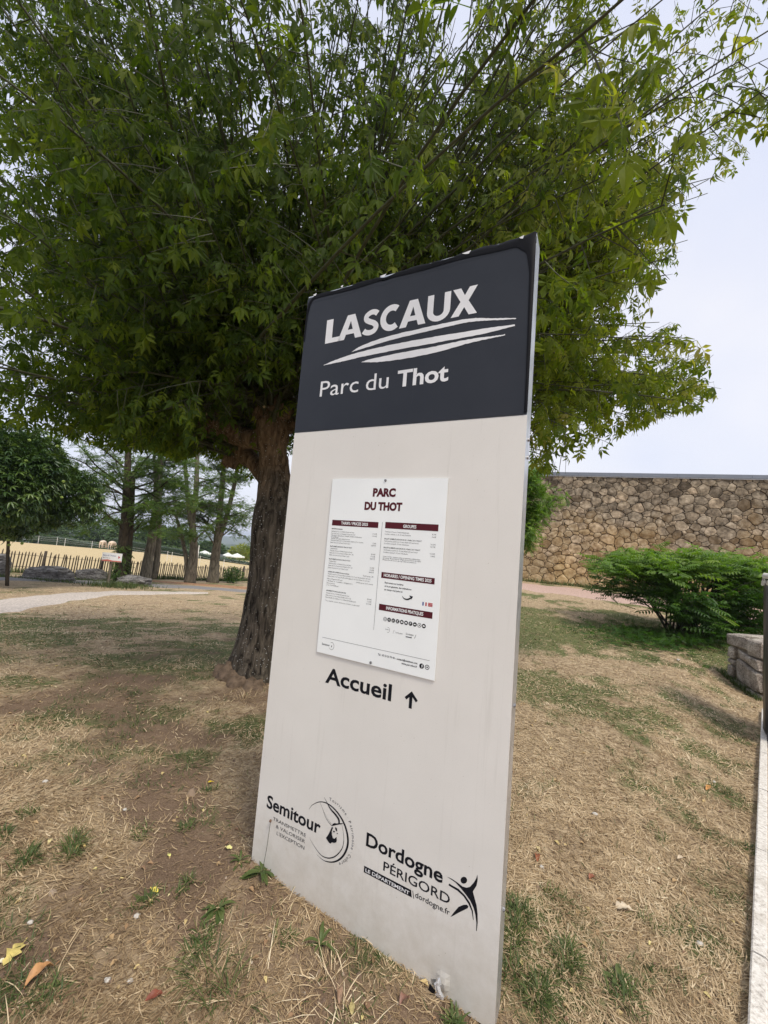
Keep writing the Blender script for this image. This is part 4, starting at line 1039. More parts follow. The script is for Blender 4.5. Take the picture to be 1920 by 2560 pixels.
H1 = Vector((-1.50, 5.0, 3.12)); H2 = Vector((-2.28, 5.15, 3.02)); H3 = Vector((-.78, 5.45, 3.15)); H4 = Vector((-2.05, 5.5, 2.72))
def seg(pts, rad, k=6):
    S = smooth([tuple(p) for p in pts], k) if False else None
    P = [np.array(p, float) for p in pts]; o = []; r = []
    for i in range(len(P)-1):
        p0, p1, p2, p3 = P[max(0, i-1)], P[i], P[i+1], P[min(len(P)-1, i+2)]
        for q in range(k):
            t = q/k; o.append(.5*((2*p1)+(-p0+p2)*t+(2*p0-5*p1+4*p2-p3)*t*t+(-p0+3*p1-3*p2+p3)*t**3)); r.append(rad[i]*(1-t)+rad[i+1]*t)
    o.append(P[-1]); r.append(rad[-1]); return o, r
def limb(pts, rad, knobs, name='limb'):
    mb = MB(); o, r = seg(pts, rad); mb.tube(loc(o), r, n=22, wob=.16)
    for i, (c, q) in enumerate(knobs): knob(mb, loc([c])[0], q, i*3.1+pts[0][0])
    return mb.build(name, m_limb, tree, smooth=True)
limb([(-1.44, 5.03, 2.55+Z_), (-1.47, 5.02, 2.75+Z_), (-1.50, 5.0, 3.0+Z_), (-1.50, 5.0, 3.25+Z_)], [.185, .175, .21, .16], [((-1.42, 4.95, 3.22), .17), ((-1.62, 4.98, 3.15), .15), ((-1.5, 5.0, 3.32), .16), ((-1.36, 5.1, 3.05), .12)])
limb([(-1.20, 5.1, 1.75+Z_), (-1.10, 5.25, 2.2+Z_), (-.95, 5.38, 2.7+Z_), (-.78, 5.45, 3.2)], [.26, .20, .17, .19], [((-.72, 5.45, 3.2), .19), ((-.9, 5.5, 3.28), .15)])
limb([(-1.42, 5.0, 2.72), (-1.68, 5.05, 2.80), (-2.0, 5.12, 2.86), (-2.28, 5.15, 3.05)], [.14, .13, .13, .17], [((-2.25, 5.1, 3.06), .17), ((-2.42, 5.18, 2.95), .14), ((-2.2, 5.2, 3.22), .15), ((-2.08, 5.05, 2.92), .12)])
limb([(-1.35, 5.1, 2.0), (-1.6, 5.25, 2.35), (-1.85, 5.4, 2.58), (-2.05, 5.5, 2.72)], [.12, .11, .11, .14], [((-2.05, 5.5, 2.75), .16), ((-2.18, 5.5, 2.6), .12)])
mb = MB(); knob(mb, loc([(-1.60, 4.78, -.08)])[0], .17, 4.); knob(mb, loc([(-1.47, 4.66, -.13)])[0], .16, 9.); knob(mb, loc([(-1.74, 4.88, -.12)])[0], .15, 2.); knob(mb, loc([(-1.28, 4.56, -.15)])[0], .15, 5.); mb.build('root_burl', m_root, tree, smooth=True)
m_cut = plain('pale cut wood', (.42, .33, .21), .8, var=.1)
for (px, py, Y) in ((683, 979, 4.75), (660, 1017, 4.72), (516, 1035, 4.9)):
    c = Vector(at(px, py, Y)); mb = MB(); d = (Vector(CAM)-c).normalized(); mb.tube(loc([tuple(c+d*-.10), tuple(c)]), [.017, .016], n=10); mb.build('cut_stub', m_cut, tree)
# suckers: thin dry twigs on the heads
# shoots, twigs and leaves
rg = np.random.default_rng(21)
leafP, leafD, leafS, leafT = [], [], [], []
twigs = MB(); nb = 0
def ok_pt(p, margin=0):
    X, Y, z = project(p)
    if z < .2: return True
    return bool(in_poly(np.array([X]), np.array([Y]), CROWN)[0])
shoots = []
for i in range(120):
    H = (H1, H2, H3, H4)[(0, 0, 1, 2, 2, 3, 1, 0)[i % 8]]
    az = rg.uniform(0, 2*PI) if i % 3 else rg.uniform(-.9, .5)
    el = math.radians(rg.choice([rg.uniform(4, 30), rg.uniform(20, 55), rg.uniform(45, 86)], p=[.36, .36, .28]))
    if H is H4: az = rg.uniform(PI*.5, PI*1.4); el = math.radians(rg.uniform(0, 25))
    Lg = rg.uniform(.78, 1.08)*(4.3+2.4*math.sin(el))
    if math.cos(az) > .3 and el < .9: Lg *= 1.22
    shoots.append((H, az, el, Lg))
heads = (H1, H2, H3, H4)
def path_free(H, az, el, Lg):
    d0 = np.array([math.cos(az)*math.cos(el), math.sin(az)*math.cos(el), math.sin(el)])
    p = np.array(H) + rg.normal(0, .08, 3); pts = [p.copy()]; n = 14; d = d0.copy(); bend = rg.normal(0, .02, 3)
    for k in range(n):
        d = norm(d + bend + np.array([rg.normal(0, .035), rg.normal(0, .035), (-.030 if el < .5 else -.012)*(k/n)*2 + (.03 if k < 4 and el < .7 else 0)]))
        p = p + d*Lg/n; pts.append(p.copy())
        if k > 3 and (not ok_pt(p) or p[2] < 2.2 or np.linalg.norm(p-CAM) < 1.25): pts.pop(); break
    return pts
def path_aimed(T):
    H = heads[int(np.argmin([np.linalg.norm(np.array(h)-T)+rg.uniform(0, .8) for h in heads]))]; h = np.array(H)+rg.normal(0, .08, 3)
    D = np.linalg.norm(T-h); c = h*.5+T*.5+np.array([0, 0, rg.uniform(.10, .24)*D]); n = max(8, int(D/.33)); pts = []; wv = rg.normal(0, .03, 3)
    for k in range(n+1):
        t = k/n; q = h*(1-t)**2+2*c*t*(1-t)+T*t*t+wv*math.sin(t*9); pts.append(q)
        if k > 2 and q[2] < 2.15: break
    return pts
paths = [path_free(*q) for q in shoots]
want = 360; guard = 0
zones = [((1340, 1850), (420, 1150), (3.6, 6.2), .24), ((1300, 1900), (-100, 600), (2.4, 6.0), .14), ((0, 760), (500, 1130), (2.8, 7.0), .14), ((0, 1300), (-250, 650), (2.3, 7.5), .08), ((-60, 520), (-150, 560), (2.5, 6.8), .08), ((-100, 1600), (-450, 220), (2.2, 6.2), .22), ((700, 1150), (-80, 450), (2.6, 7.2), .10)]
while len(paths) < 120+want and guard < 6000:
    guard += 1; z = zones[int(rg.choice(len(zones), p=np.array([q[3] for q in zones])/sum(q[3] for q in zones)))]
    px, py, Y = rg.uniform(*z[0]), rg.uniform(*z[1]), rg.uniform(*z[2])
    if not in_poly(np.array([px]), np.array([py]), CROWN)[0]: continue
    T = at(px, py, Y); dh = min(np.linalg.norm(np.array(h)-T) for h in heads)
    if T[2] < 2.35 or dh < 1.3 or dh > 6.3 or T[2] > 8.5 or np.linalg.norm(T-CAM) < 1.5: continue
    if (T-SBR)@SN < .3 and in_poly(np.array([px]), np.array([py]), SIGN_Q)[0]: continue
    paths.append(path_aimed(T))
thin = MB(); paths.sort(key=lambda q: -len(q))
for pts in paths:
    if len(pts) < 4: continue
    Ls = np.linalg.norm(np.diff(np.array(pts), axis=0), axis=1); seglen = Ls.mean(); tot = Ls.sum(); cs = np.r_[0, np.cumsum(Ls)]
    r0 = rg.uniform(.012, .028); rad = np.linspace(r0, .004, len(pts))
    mb = MB(); mb.tube(loc([tuple(q) for q in pts]), list(rad), n=6); (mb.build('branch', m_shoot, tree, smooth=True) if nb < 290 else thin.add(mb.v, mb.f)); nb += 1
    P = np.array(pts); s = .4
    while s < tot:
        k = min(int(np.searchsorted(cs, s, side='right'))-1, len(pts)-2); f = (s-cs[k])/Ls[k]; b = P[k]*(1-f)+P[k+1]*f; dd = norm(P[k+1]-P[k]); tt = s/tot
        s += rg.uniform(.06, .15)
        tl = rg.uniform(.28, .85)*(1.05-.4*tt)
        side = norm(np.cross(dd, rg.normal(0, 1, 3))); td = norm(dd*rg.uniform(.25, .9)+side*1.0+np.array([0, 0, -.1])); q = b.copy(); tp = [q.copy()]
        m_ = max(2, int(tl/.11)); 
        # open, thinly leaved places in the crown
        dens = fbm(np.array([b[0]*.55+20]), np.array([b[2]*.55+b[1]*.4]), 1., 2)[0]
        if dens < .36 and rg.random() < .65: continue
        if not ok_pt(b): break
        bad = False
        for j in range(m_):
            td = norm(td+np.array([rg.normal(0, .07), rg.normal(0, .07), -.07])); q = q+td*tl/m_; 
            if not ok_pt(q) or q[2] < 2.15: break
            tp.append(q.copy())
            for sgn in (-1, 1) if rg.random() < .75 else (1,):
                sd = norm(np.cross(td, [0, 0, 1.])*sgn+rg.normal(0, .25, 3)); ld = norm(td*.4+sd*.6+np.array([0, 0, -rg.uniform(.5, 2.2)]))
                leafP.append(q+rg.normal(0, .01, 3)); leafD.append(ld); leafS.append(rg.uniform(.11, .21)); leafT.append(np.clip(rg.normal(.42, .17), 0, 1))
        if len(tp) > 1:
            twigs.tube(loc([tuple(x) for x in tp]), list(np.linspace(.0045, .002, len(tp))), n=3, cap=False)
if thin.v: thin.build('thin_branches', m_shoot, tree, kind='stuff')
twigs.build('twigs', m_shoot, tree, kind='stuff')
LP = np.array(leafP); LDr = np.array(leafD); LS = np.array(leafS); LT = np.array(leafT)
X_, Y_, z_ = project(LP); dist = np.linalg.norm(LP-CAM, axis=1)
tip = LP+LDr*LS[:, None]*.9; X2, Y2, _ = project(tip)
front = ((LP-SBR)@SN < .25) & (in_poly(X_, Y_, SIGN_Q) | in_poly(X2, Y2, SIGN_Q)) & (z_ > 0)
out = ~in_poly(X2, Y2+10, CROWN) & (z_ > .1)
hid = in_poly(X_, Y_, SIGN_Q) & (rg.random(len(LP)) < .6) & (z_ > 0)
behind = (z_ < .1) & (rg.random(len(LP)) < .6)
ax = LP[:, 0]/np.maximum(LP[:, 1], .1); low_ = (LP[:, 1] > 1.5) & (LP[:, 1] < 5.35) & (LP[:, 2] < 1.6+.42*LP[:, 1]); rq_ = rg.random(len(LP))
fork = low_ & (((ax > -.40) & (ax < -.24) & (rq_ < .93)) | ((ax > -.50) & (ax <= -.40) & (rq_ < .8)))
keep = ~(front | fork | out | hid | behind | (dist < 1.35))
LP, LDr, LS, LT, z_, X_, Y_, dist = [a[keep] for a in (LP, LDr, LS, LT, z_, X_, Y_, dist)]
# backlit glow painted in: leaf tint rises to paler yellow towards the right
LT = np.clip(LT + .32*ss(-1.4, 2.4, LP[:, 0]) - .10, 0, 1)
big = LS/np.maximum(z_, .1)*((X_ > 0) & (X_ < 1920) & (Y_ > 0) & (Y_ < 1250) & (z_ > 0)); order = np.argsort(-big)
top = order[:300]; restm = np.ones(len(LP), bool); restm[top] = False
tmpl = [comp5(1), comp5(2), comp5(3), comp3(4), comp3(5)]
tmpl2 = [comp5(1, lf2, ff2), comp5(2, lf2, ff2), comp5(3, lf2, ff2), comp3(4, lf2, ff2), comp3(5, lf2, ff2)]
nr = restm & (dist < 3.6); fr = restm & ~(dist < 3.6)
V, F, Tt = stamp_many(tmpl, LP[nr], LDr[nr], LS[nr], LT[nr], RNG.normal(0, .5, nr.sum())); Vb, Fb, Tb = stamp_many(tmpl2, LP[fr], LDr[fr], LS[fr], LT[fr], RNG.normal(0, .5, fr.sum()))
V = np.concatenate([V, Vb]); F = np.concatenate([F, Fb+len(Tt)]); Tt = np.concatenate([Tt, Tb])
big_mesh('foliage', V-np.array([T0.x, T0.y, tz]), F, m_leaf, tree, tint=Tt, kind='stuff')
lmesh = []
for T, TF in tmpl:
    for tv in (.25, .45, .65, .85):
        me = bpy.data.meshes.new('leaf'); me.from_pydata([tuple(p) for p in T], [], [tuple(map(int, q)) for q in TF]); a = me.attributes.new('tint', 'FLOAT', 'POINT'); a.data.foreach_set('value', np.full(len(T), tv, np.float32)); me.materials.append(m_leaf); me.update(); lmesh.append((tv, me))
Xf, Yf, Zf = frames(LDr[top], RNG.normal(0, .5, len(top)))
for i, k in enumerate(top):
    c_ = [me for tv, me in lmesh if abs(tv-LT[k]) <= .11] or [lmesh[0][1]]
    o = bpy.data.objects.new('leaf', random.choice(c_)); COL.objects.link(o); o.parent = tree
    s = LS[k]; Mx = Matrix(((Xf[i][0]*s, Yf[i][0]*s, Zf[i][0]*s, LP[k][0]-T0.x), (Xf[i][1]*s, Yf[i][1]*s, Zf[i][1]*s, LP[k][1]-T0.y), (Xf[i][2]*s, Yf[i][2]*s, Zf[i][2]*s, LP[k][2]-tz), (0, 0, 0, 1)))
    o.matrix_local = Mx

# ------------------------------------------------------------------ other trees
m_lbark = bark('locust bark', (.085, .070, .055), (.30, .26, .21), ridge=6, bstr=.8)
m_dbark = bark('dark bark', (.035, .028, .02), (.13, .10, .075), ridge=7)
m_locust = leafmat('locust leaf', [(.1, (.035, .075, .018)), (.4, (.085, .15, .036)), (.65, (.15, .225, .055)), (.9, (.24, .30, .08))], trans=.5, tcol=(1.2, 1.3, .5))
m_chest = leafmat('chestnut leaf', [(.1, (.015, .040, .012)), (.42, (.050, .10, .022)), (.66, (.11, .175, .035)), (.95, (.24, .30, .07))], trans=.25, rough=.35, spec=.5)
m_far = leafmat('far foliage', [(.1, (.03, .06, .02)), (.5, (.07, .13, .035)), (.9, (.16, .22, .06))], trans=.2)
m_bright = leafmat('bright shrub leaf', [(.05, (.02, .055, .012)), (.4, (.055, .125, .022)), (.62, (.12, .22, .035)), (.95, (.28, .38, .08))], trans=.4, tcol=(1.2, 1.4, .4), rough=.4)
m_lime = leafmat('yellow green leaf', [(.1, (.16, .20, .03)), (.9, (.38, .40, .06))], trans=.35)
t_pin = [pinnate(4, .6, .30, False), pinnate(5, .58, .27, False)]
t_leaf = [T_small(.45)]
t_long = [T_leaflet(.30, fold=.1, droop=.45)]
def to_local(P, o): return np.asarray(P)-np.array([o.location.x, o.location.y, o.location.z])
def locust(bx_, Yb, trunks, label, group, cat='tree', nbr=14, zmin=2.0, zmax=9.0, spread=2.6, seed=0, dens=1.0, tree_mat=None, ivy=False):
    """trunks: list of (list of photograph positions, radii); Yb the distance"""
    r = np.random.default_rng(seed); base = Vector(at(*trunks[0][0][0], Yb)); base.z = float(zg(base.x, base.y))-.05
    root = empty('locust_tree', base, label=label, cat=cat, group=group); paths = []
    for pts, rad in trunks:
        P = [np.array(at(px, py, Yb+dy)) for (px, py, *q) in pts for dy in ((q[0],) if q else (0.,))]
        if pts is trunks[0][0]: P[0][2] = base.z
        o_, rr_ = seg(P, rad, 5); mb = MB(); mb.tube(to_local(o_, root), rr_, n=12, wob=.12)
        mb.build('trunk', tree_mat or m_lbark, root, smooth=True); paths.append((np.array(o_), rr_))
    lp, ld = [], []
    for i in range(nbr):
        P, R_ = paths[i % len(paths)]; zz = r.uniform(zmin, zmax)+base.z; cand = np.argmin(np.abs(P[:, 2]-zz)); b = P[cand]
        if abs(b[2]-zz) > .8: continue
        az = r.uniform(0, 2*PI); el = r.uniform(.05, .8); Lb = spread*r.uniform(.5, 1.1)*(1.15-.5*(zz-base.z)/12)
        d = np.array([math.cos(az)*math.cos(el), math.sin(az)*math.cos(el), math.sin(el)]); p = b.copy(); pts = [p.copy()]; n = 8
        for k in range(n):
            d = norm(d+r.normal(0, .12, 3)+np.array([0, 0, -.05])); p = p+d*Lb/n; pts.append(p.copy())
        mb = MB(); mb.tube(to_local(pts, root), list(np.linspace(.055, .010, len(pts))), n=5); mb.build('branch', tree_mat or m_lbark, root, smooth=True)
        for k in range(3, n+1):
            for q in range(int(3*dens)):
                a2 = r.uniform(0, 2*PI); sd = norm(np.array([math.cos(a2), math.sin(a2), r.uniform(-.55, .75)])); l2 = r.uniform(.3, .9); b2 = pts[k]
                for m_ in range(int(9)):
                    t = (m_+1)/9*l2; a3 = r.uniform(0, 2*PI); lp.append(b2+sd*t+r.normal(0, .05, 3)); ld.append(norm(sd*.6+np.array([math.cos(a3), math.sin(a3), r.uniform(-.7, .1)])))
    lp, ld = np.array(lp), np.array(ld)
    if ivy:
        for P, R_ in paths[:1]:
            for k in range(320):
                z = r.uniform(0, 1.9)**1.0; c_ = P[np.argmin(np.abs(P[:, 2]-base.z-z))]; a = r.uniform(0, 2*PI); w_ = .34*(1-.4*z/1.9)*r.uniform(.3, 1)
                lp = np.r_[lp, [[c_[0]+w_*math.cos(a), c_[1]+w_*math.sin(a), base.z+z]]]; ld = np.r_[ld, [norm(np.array([math.cos(a), math.sin(a), -.5]))]]
    V, F, T_ = stamp_many(t_pin, lp, ld, r.uniform(.20, .34, len(lp)), np.clip(r.normal(.45, .17, len(lp)), 0, 1), r.normal(0, .4, len(lp)))
    big_mesh('foliage', to_local(V, root), F, m_locust, root, tint=T_, kind='stuff'); return root
LG = 'slender trees in front of the pale fence'
locust(0, 19.5, [([(300, 1442), (306, 1380), (313, 1300), (318, 1200), (322, 1080)], [.26, .22, .19, .16, .12]), ([(318, 1440, .3), (322, 1380, .3), (328, 1300, .3), (334, 1180, .4)], [.16, .14, .12, .09])],
       'dark twin-stemmed tree with ivy round its foot behind the white arrow sign', LG, seed=3, nbr=44, spread=4.2, ivy=True, tree_mat=m_dbark, dens=1.3)
locust(0, 20.5, [([(362, 1444), (372, 1390), (384, 1320), (393, 1250), (400, 1170), (404, 1080)], [.30, .23, .20, .18, .15, .11]), ([(383, 1446, .5), (392, 1400, .5), (397, 1330, .45), (399, 1270, .3), (398, 1200, .2)], [.17, .15, .13, .11, .08]), ([(388, 1230), (387, 1180), (384, 1120)], [.08, .07, .05])],
       'tall leaning grey trunk with a second stem pressed against it beside the flat boulder', LG, seed=5, nbr=32, spread=3.0)
locust(0, 24, [([(475, 1453), (483, 1400), (484, 1350), (480, 1300), (488, 1250), (492, 1180), (494, 1080)], [.34, .26, .21, .19, .16, .13, .10]), ([(481, 1315), (474, 1290), (468, 1230), (462, 1150), (458, 1080)], [.16, .14, .12, .10, .07]), ([(466, 1440), (466, 1400), (456, 1350), (446, 1310), (440, 1290)], [.14, .12, .10, .09, .06])],
       'forked grey tree with a thin leaning side stem near the middle of the fence', LG, seed=8, nbr=30, spread=3.0, zmin=2.4)
locust(0, 26, [([(532, 1455), (537, 1400), (544, 1350), (549, 1290), (556, 1210), (562, 1130)], [.40, .29, .25, .19, .16, .12]), ([(545, 1350), (560, 1310), (572, 1270), (584, 1220), (596, 1160)], [.22, .17, .15, .13, .10]), ([(543, 1345), (528, 1320), (512, 1300), (498, 1290)], [.10, .08, .06, .04])],
       'tree forking in a V low down, closest of the row to the big trunk', LG, seed=13, nbr=32, spread=3.0, zmin=2.0)

def blob_tree(name, c, rad, trunk, mt, label, cat, group, n, size, tmpl_, seed=0, shell=.75, lump=.35, bmat=None, droop=-.2, nbr=5, zmin=None, flat=False):
    """trunk: base radius; crown an uneven shell of real leaves with lobes"""
    r = np.random.default_rng(seed); gx = c[0] if trunk.get('x') is None else trunk['x']; gy = c[1] if trunk.get('y') is None else trunk['y']
    root = empty(name, (gx, gy, float(zg(gx, gy))-.03), label=label, cat=cat, group=group)
    b = np.array([gx, gy, root.location.z]); C_ = np.array(c, float); rad = np.array(rad, float)
    if trunk.get('r', 0) > 0:
        mid = (b+C_)/2+r.normal(0, .1, 3); P, R_ = seg([b, mid, C_, C_+[0, 0, rad[2]*.5]], [trunk['r'], trunk['r']*.8, trunk['r']*.6, trunk['r']*.2], 4)
        mb = MB(); mb.tube(to_local(P, root), R_, n=8, wob=.1); mb.build('trunk', bmat or m_dbark, root, smooth=True)
    for k in range(nbr):
        a = 2*PI*k/nbr+r.uniform(-.3, .3); e = C_+rad*.75*np.array([math.cos(a), math.sin(a), r.uniform(-.3, .6)]); s_ = b+(C_-b)*r.uniform(.25, .9); mdl = (e+s_)/2+[0, 0, r.uniform(0, .2)*rad[2]]
        if trunk.get('stems'): s_ = b+np.array([r.normal(0, .15), r.normal(0, .15), .02])
        P, R_ = seg([s_, mdl, e], [max(.02, trunk.get('r', .04)*.4), max(.015, trunk.get('r', .04)*.25), .01], 4); mb = MB(); mb.tube(to_local(P, root), R_, n=5); mb.build('branch', bmat or m_dbark, root, smooth=True)
    lobes = 7 + int(lump*18); lc = norm(r.normal(0, 1, (lobes, 3))); lc[:, 2] = np.abs(lc[:, 2])*.9-.25; lr = r.uniform(.30, .55, lobes)
    pts = []; dirs = []
    k_ = r.integers(0, lobes, n); u = norm(r.normal(0, 1, (n, 3))); rr = (shell+(1-shell)*r.random(n)[:, None]**.5)
    loc_ = lc[k_]*(.62)+u*lr[k_][:, None]*rr
    inner = r.random(n) < .25; loc_[inner] = u[inner]*.75*rr[inner]
    P = C_+loc_*rad; D = norm(u*[1, 1, .5]+norm(loc_)*.5+[0, 0, droop]); 
    keep = P[:, 2] > (zg(P[:, 0], P[:, 1])+.02 if zmin is None else zmin)
    P, D = P[keep], D[keep]
    V, F, T_ = stamp_many(tmpl_, P, D, r.uniform(size*.7, size*1.2, len(P)), np.clip(r.normal(.45, .18, len(P)), 0, 1), r.normal(0, .6, len(P)))
    big_mesh('foliage', to_local(V, root), F, mt, root, tint=T_, kind='stuff'); return root
# chestnut on the left: whorls of long leaves
cc_ = at(30, 1215, 14.0); cb = at(40, 1410, 15.5)
t_whorl = []
for sd in (1, 2, 3):
    r = np.random.default_rng(sd); P = []
    for k in range(7): P.append((rot2(T_leaflet(.30, fold=.08, droop=.4)[0], k*2*PI/7+r.uniform(-.3, .3), (0, 0, 0), r.uniform(.7, 1), r.uniform(.1, .5)), T_leaflet()[1]))
    t_whorl.append(T_comb(P))
ch = blob_tree('chestnut_tree', cc_, (2.6, 2.6, 2.5), dict(r=.06, x=cc_[0]+.1, y=cc_[1]+.3), m_chest, 'dense dark green chestnut with long leaves and green burrs at the left edge', 'tree', None, 9500, .21, t_whorl, seed=2, shell=.45, lump=.2)
m_burr = plain('green burr', (.22, .30, .06), .8, var=.3, sc=60, bmp=.6)
rr_ = np.random.default_rng(4)
for k in range(26):
    u = norm(rr_.normal(0, 1, 3)); u[1] = -abs(u[1]); u[0] = abs(u[0])*.9; mb = MB(); n = 8; c_ = np.array(cc_)+u*[2.6, 2.4, 2.1]
    knob(mb, to_local([c_], ch)[0], .045, k); mb.build('burr', m_burr, ch)

# shrub with feathery bright leaves on the right
sc_ = at(1690, 1462, 9.6)
t_pinF = [pinnate(6, .40, .30, True), pinnate(5, .42, .32, True)]
def fern_shrub():
    r = np.random.default_rng(12); bx2, by2 = at(1720, 1560, 9.6)[:2]; bz = float(zg(bx2, by2))-.03
    root = empty('feathery_shrub', (bx2, by2, bz), label='wide spreading bright green shrub with feathery leaves in front of the stone building', cat='shrub')
    lp, ld, lt, ls = [], [], [], []
    for i in range(78):
        a = r.uniform(0, 2*PI); R_ = r.uniform(.35, 1.0)**.6; ex = bx2 + math.cos(a)*R_*2.35 - .12; ey = by2 + math.sin(a)*R_*1.5
        left = ss(.2, -2.2, ex-bx2)
        top = bz + (2.02-.62*R_**2)*(.90+.22*fbm(np.array([ex*1.3]), np.array([ey*1.3]), 1, 2)[0]) - .10*max(0, ex-bx2-1.4)
        e = np.array([ex, ey, top if i % 3 else max(bz+.25+.75*left, top-r.uniform(.4, 1.3))])
        s_ = np.array([bx2+r.normal(0, .22), by2+r.normal(0, .2), bz]); md = (s_+e)/2+[0, 0, .28*(e[2]-bz)]
        P, R2 = seg([s_, md, e], [.022, .014, .006], 6); mb = MB(); mb.tube(to_local(P, root), R2, n=5, cap=False); mb.build('stem', m_shoot if i % 2 else m_dbark, root, smooth=True)
        P = np.array(P); m0 = int(len(P)*.48)
        for k in range(m0, len(P)):
            d = norm(P[k]-P[k-1])
            for q in range(7):
                a2 = r.uniform(0, 2*PI); h = norm(np.array([math.cos(a2), math.sin(a2), 0])*.9+d*.4+[0, 0, r.uniform(-.45, .2)]); pp_ = P[k]+r.normal(0, .12, 3)*[1.3, 1.3, .7]
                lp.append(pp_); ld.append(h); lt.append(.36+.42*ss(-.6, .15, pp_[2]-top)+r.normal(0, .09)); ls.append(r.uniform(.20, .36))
    lp, ld, lt, ls = map(np.array, (lp, ld, lt, ls))
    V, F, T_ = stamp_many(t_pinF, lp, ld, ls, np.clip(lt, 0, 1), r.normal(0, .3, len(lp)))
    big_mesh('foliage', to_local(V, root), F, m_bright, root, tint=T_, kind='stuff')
    # one long pale frond hanging towards the low wall
    A = np.array(at(1735, 1500, 8.6)); B = np.array(at(1790, 1530, 8.4)); C2 = np.array(at(1838, 1562, 8.1)); P, R2 = seg([A, B, C2], [.008, .006, .003], 10); mb = MB(); mb.tube(to_local(P, root), R2, n=4)
    mb.build('frond_stem', m_shoot, root); P = np.array(P); q, dd = [], []
    for k in range(1, len(P)):
        d = norm(P[k]-P[k-1]); s2 = norm(np.cross(d, [0, 0, 1]))
        for sg in (1, -1): q.append(P[k]); dd.append(norm(d*.5+s2*sg+[0, 0, .25]))
    V, F, T_ = stamp_many([T_leaflet(.4)], np.array(q), np.array(dd), np.full(len(q), .10), np.full(len(q), .95)); big_mesh('frond', to_local(V, root), F, m_bright, root, tint=T_)
fern_shrub()
# pale green young tree between the sign and the stone wall
r_ = np.random.default_rng(31); yt = at(1285, 1500, 11.5); root = empty('young_tree', (yt[0], yt[1], float(zg(yt[0], yt[1]))-.02), label='pale green young tree peeking out between the beige sign and the stone wall', cat='tree')
P, R_ = seg([np.array([yt[0], yt[1], root.location.z]), at(1290, 1400, 11.5), at(1300, 1280, 11.5), at(1310, 1190, 11.5)], [.06, .05, .04, .02], 4); mb = MB(); mb.tube(to_local(P, root), R_, n=7); mb.build('trunk', m_lbark, root, smooth=True)
lp, ld = [], []
for (ex, ey) in ((1345, 1215), (1350, 1235), (1330, 1200), (1395, 1243), (1375, 1250), (1345, 1262), (1335, 1285), (1325, 1310), (1330, 1330), (1318, 1345), (1322, 1365), (1250, 1250), (1240, 1330), (1270, 1290), (1340, 1180), (1320, 1160)):
    s_ = np.array(P[r_.integers(4, len(P))]); e = at(ex, ey, 11.5+r_.uniform(-.6, .6)); Q, RR = seg([s_, (s_+e)/2+[0, 0, .08], e], [.02, .012, .004], 5); mb = MB(); mb.tube(to_local(Q, root), RR, n=4, cap=False); mb.build('branch', m_shoot, root)
    Q = np.array(Q)
    for k in range(3, len(Q)):
        for q in range(14): lp.append(Q[k]+r_.normal(0, .11, 3)); ld.append(norm(r_.normal(0, 1, 3)+[.3, 0, -.4]))
lp, ld = np.array(lp), np.array(ld); V, F, T_ = stamp_many(t_pinF, lp, ld, r_.uniform(.16, .26, len(lp)), np.clip(r_.normal(.72, .15, len(lp)), 0, 1)); big_mesh('foliage', to_local(V, root), F, m_bright, root, tint=T_, kind='stuff')
# dark conifer tip behind the roof edge
blob_tree('conifer', at(1352, 1212, 32), (1.2, 1.2, 1.6), dict(r=.1), m_far, 'dark tree top showing just above the left end of the roof coping', 'tree', None, 900, .3, t_leaf, seed=77, lump=.4)

# far trees behind the field
FG = 'trees beyond the dry field'
fars = [(-40, 1330, 84, 7.5, 6.0, 'leftmost wooded clump beyond the field behind the chestnut crown'), (60, 1325, 80, 6.5, 5.5, 'dark round tree beyond the field behind the chestnut trunk'), (140, 1336, 88, 6, 3.6, 'low broad tree above the clipped hedge left of the pale horses'),
        (205, 1338, 92, 6, 4.5, 'round tree behind the clipped hedge just left of the pale horses'), (262, 1335, 86, 5, 4.8, 'tree directly behind the two pale horses'), (330, 1340, 80, 4.5, 4.4, 'tree between the ivy-clad stems and the leaning trunk beyond the hedge'),
        (395, 1346, 84, 3.5, 3.0, 'small tree behind the leaning grey trunk beyond the hedge'), (432, 1356, 76, 3.6, 3.4, 'full green tree over the hedge between leaning and forked trunks'), (520, 1372, 95, 4.5, 2.0, 'low dark bush beyond the hedge left of the white parasols'), (640, 1398, 90, 5, 2.8, 'green bush beyond the hedge right of the white parasols')]
for i, (px, py, Y, rx, rz, lab) in enumerate(fars):
    c_ = at(px, py, Y); blob_tree('broadleaf_tree', c_, (rx, rx, rz), dict(r=.25), m_far, lab, 'tree', FG, 2600, .75, t_leaf, seed=100+i, shell=.6, lump=.6, nbr=2)
c_ = at(601, 1386, 80); blob_tree('lime_bush', c_, (2.6, 2.4, 2.6), dict(r=.08), m_lime, 'bright yellow green bush behind the white parasols', 'bush', None, 2200, .45, t_leaf, seed=140, shell=.5, lump=.7, nbr=2)
c_ = at(582, 1440, 27.5); blob_tree('small_bush', c_, (.75, .6, .75), dict(r=.02, stems=1), m_bright, 'small green bush at the foot of the fence near the big trunk', 'bush', None, 1500, .13, t_leaf, seed=141, shell=.3, lump=.6)

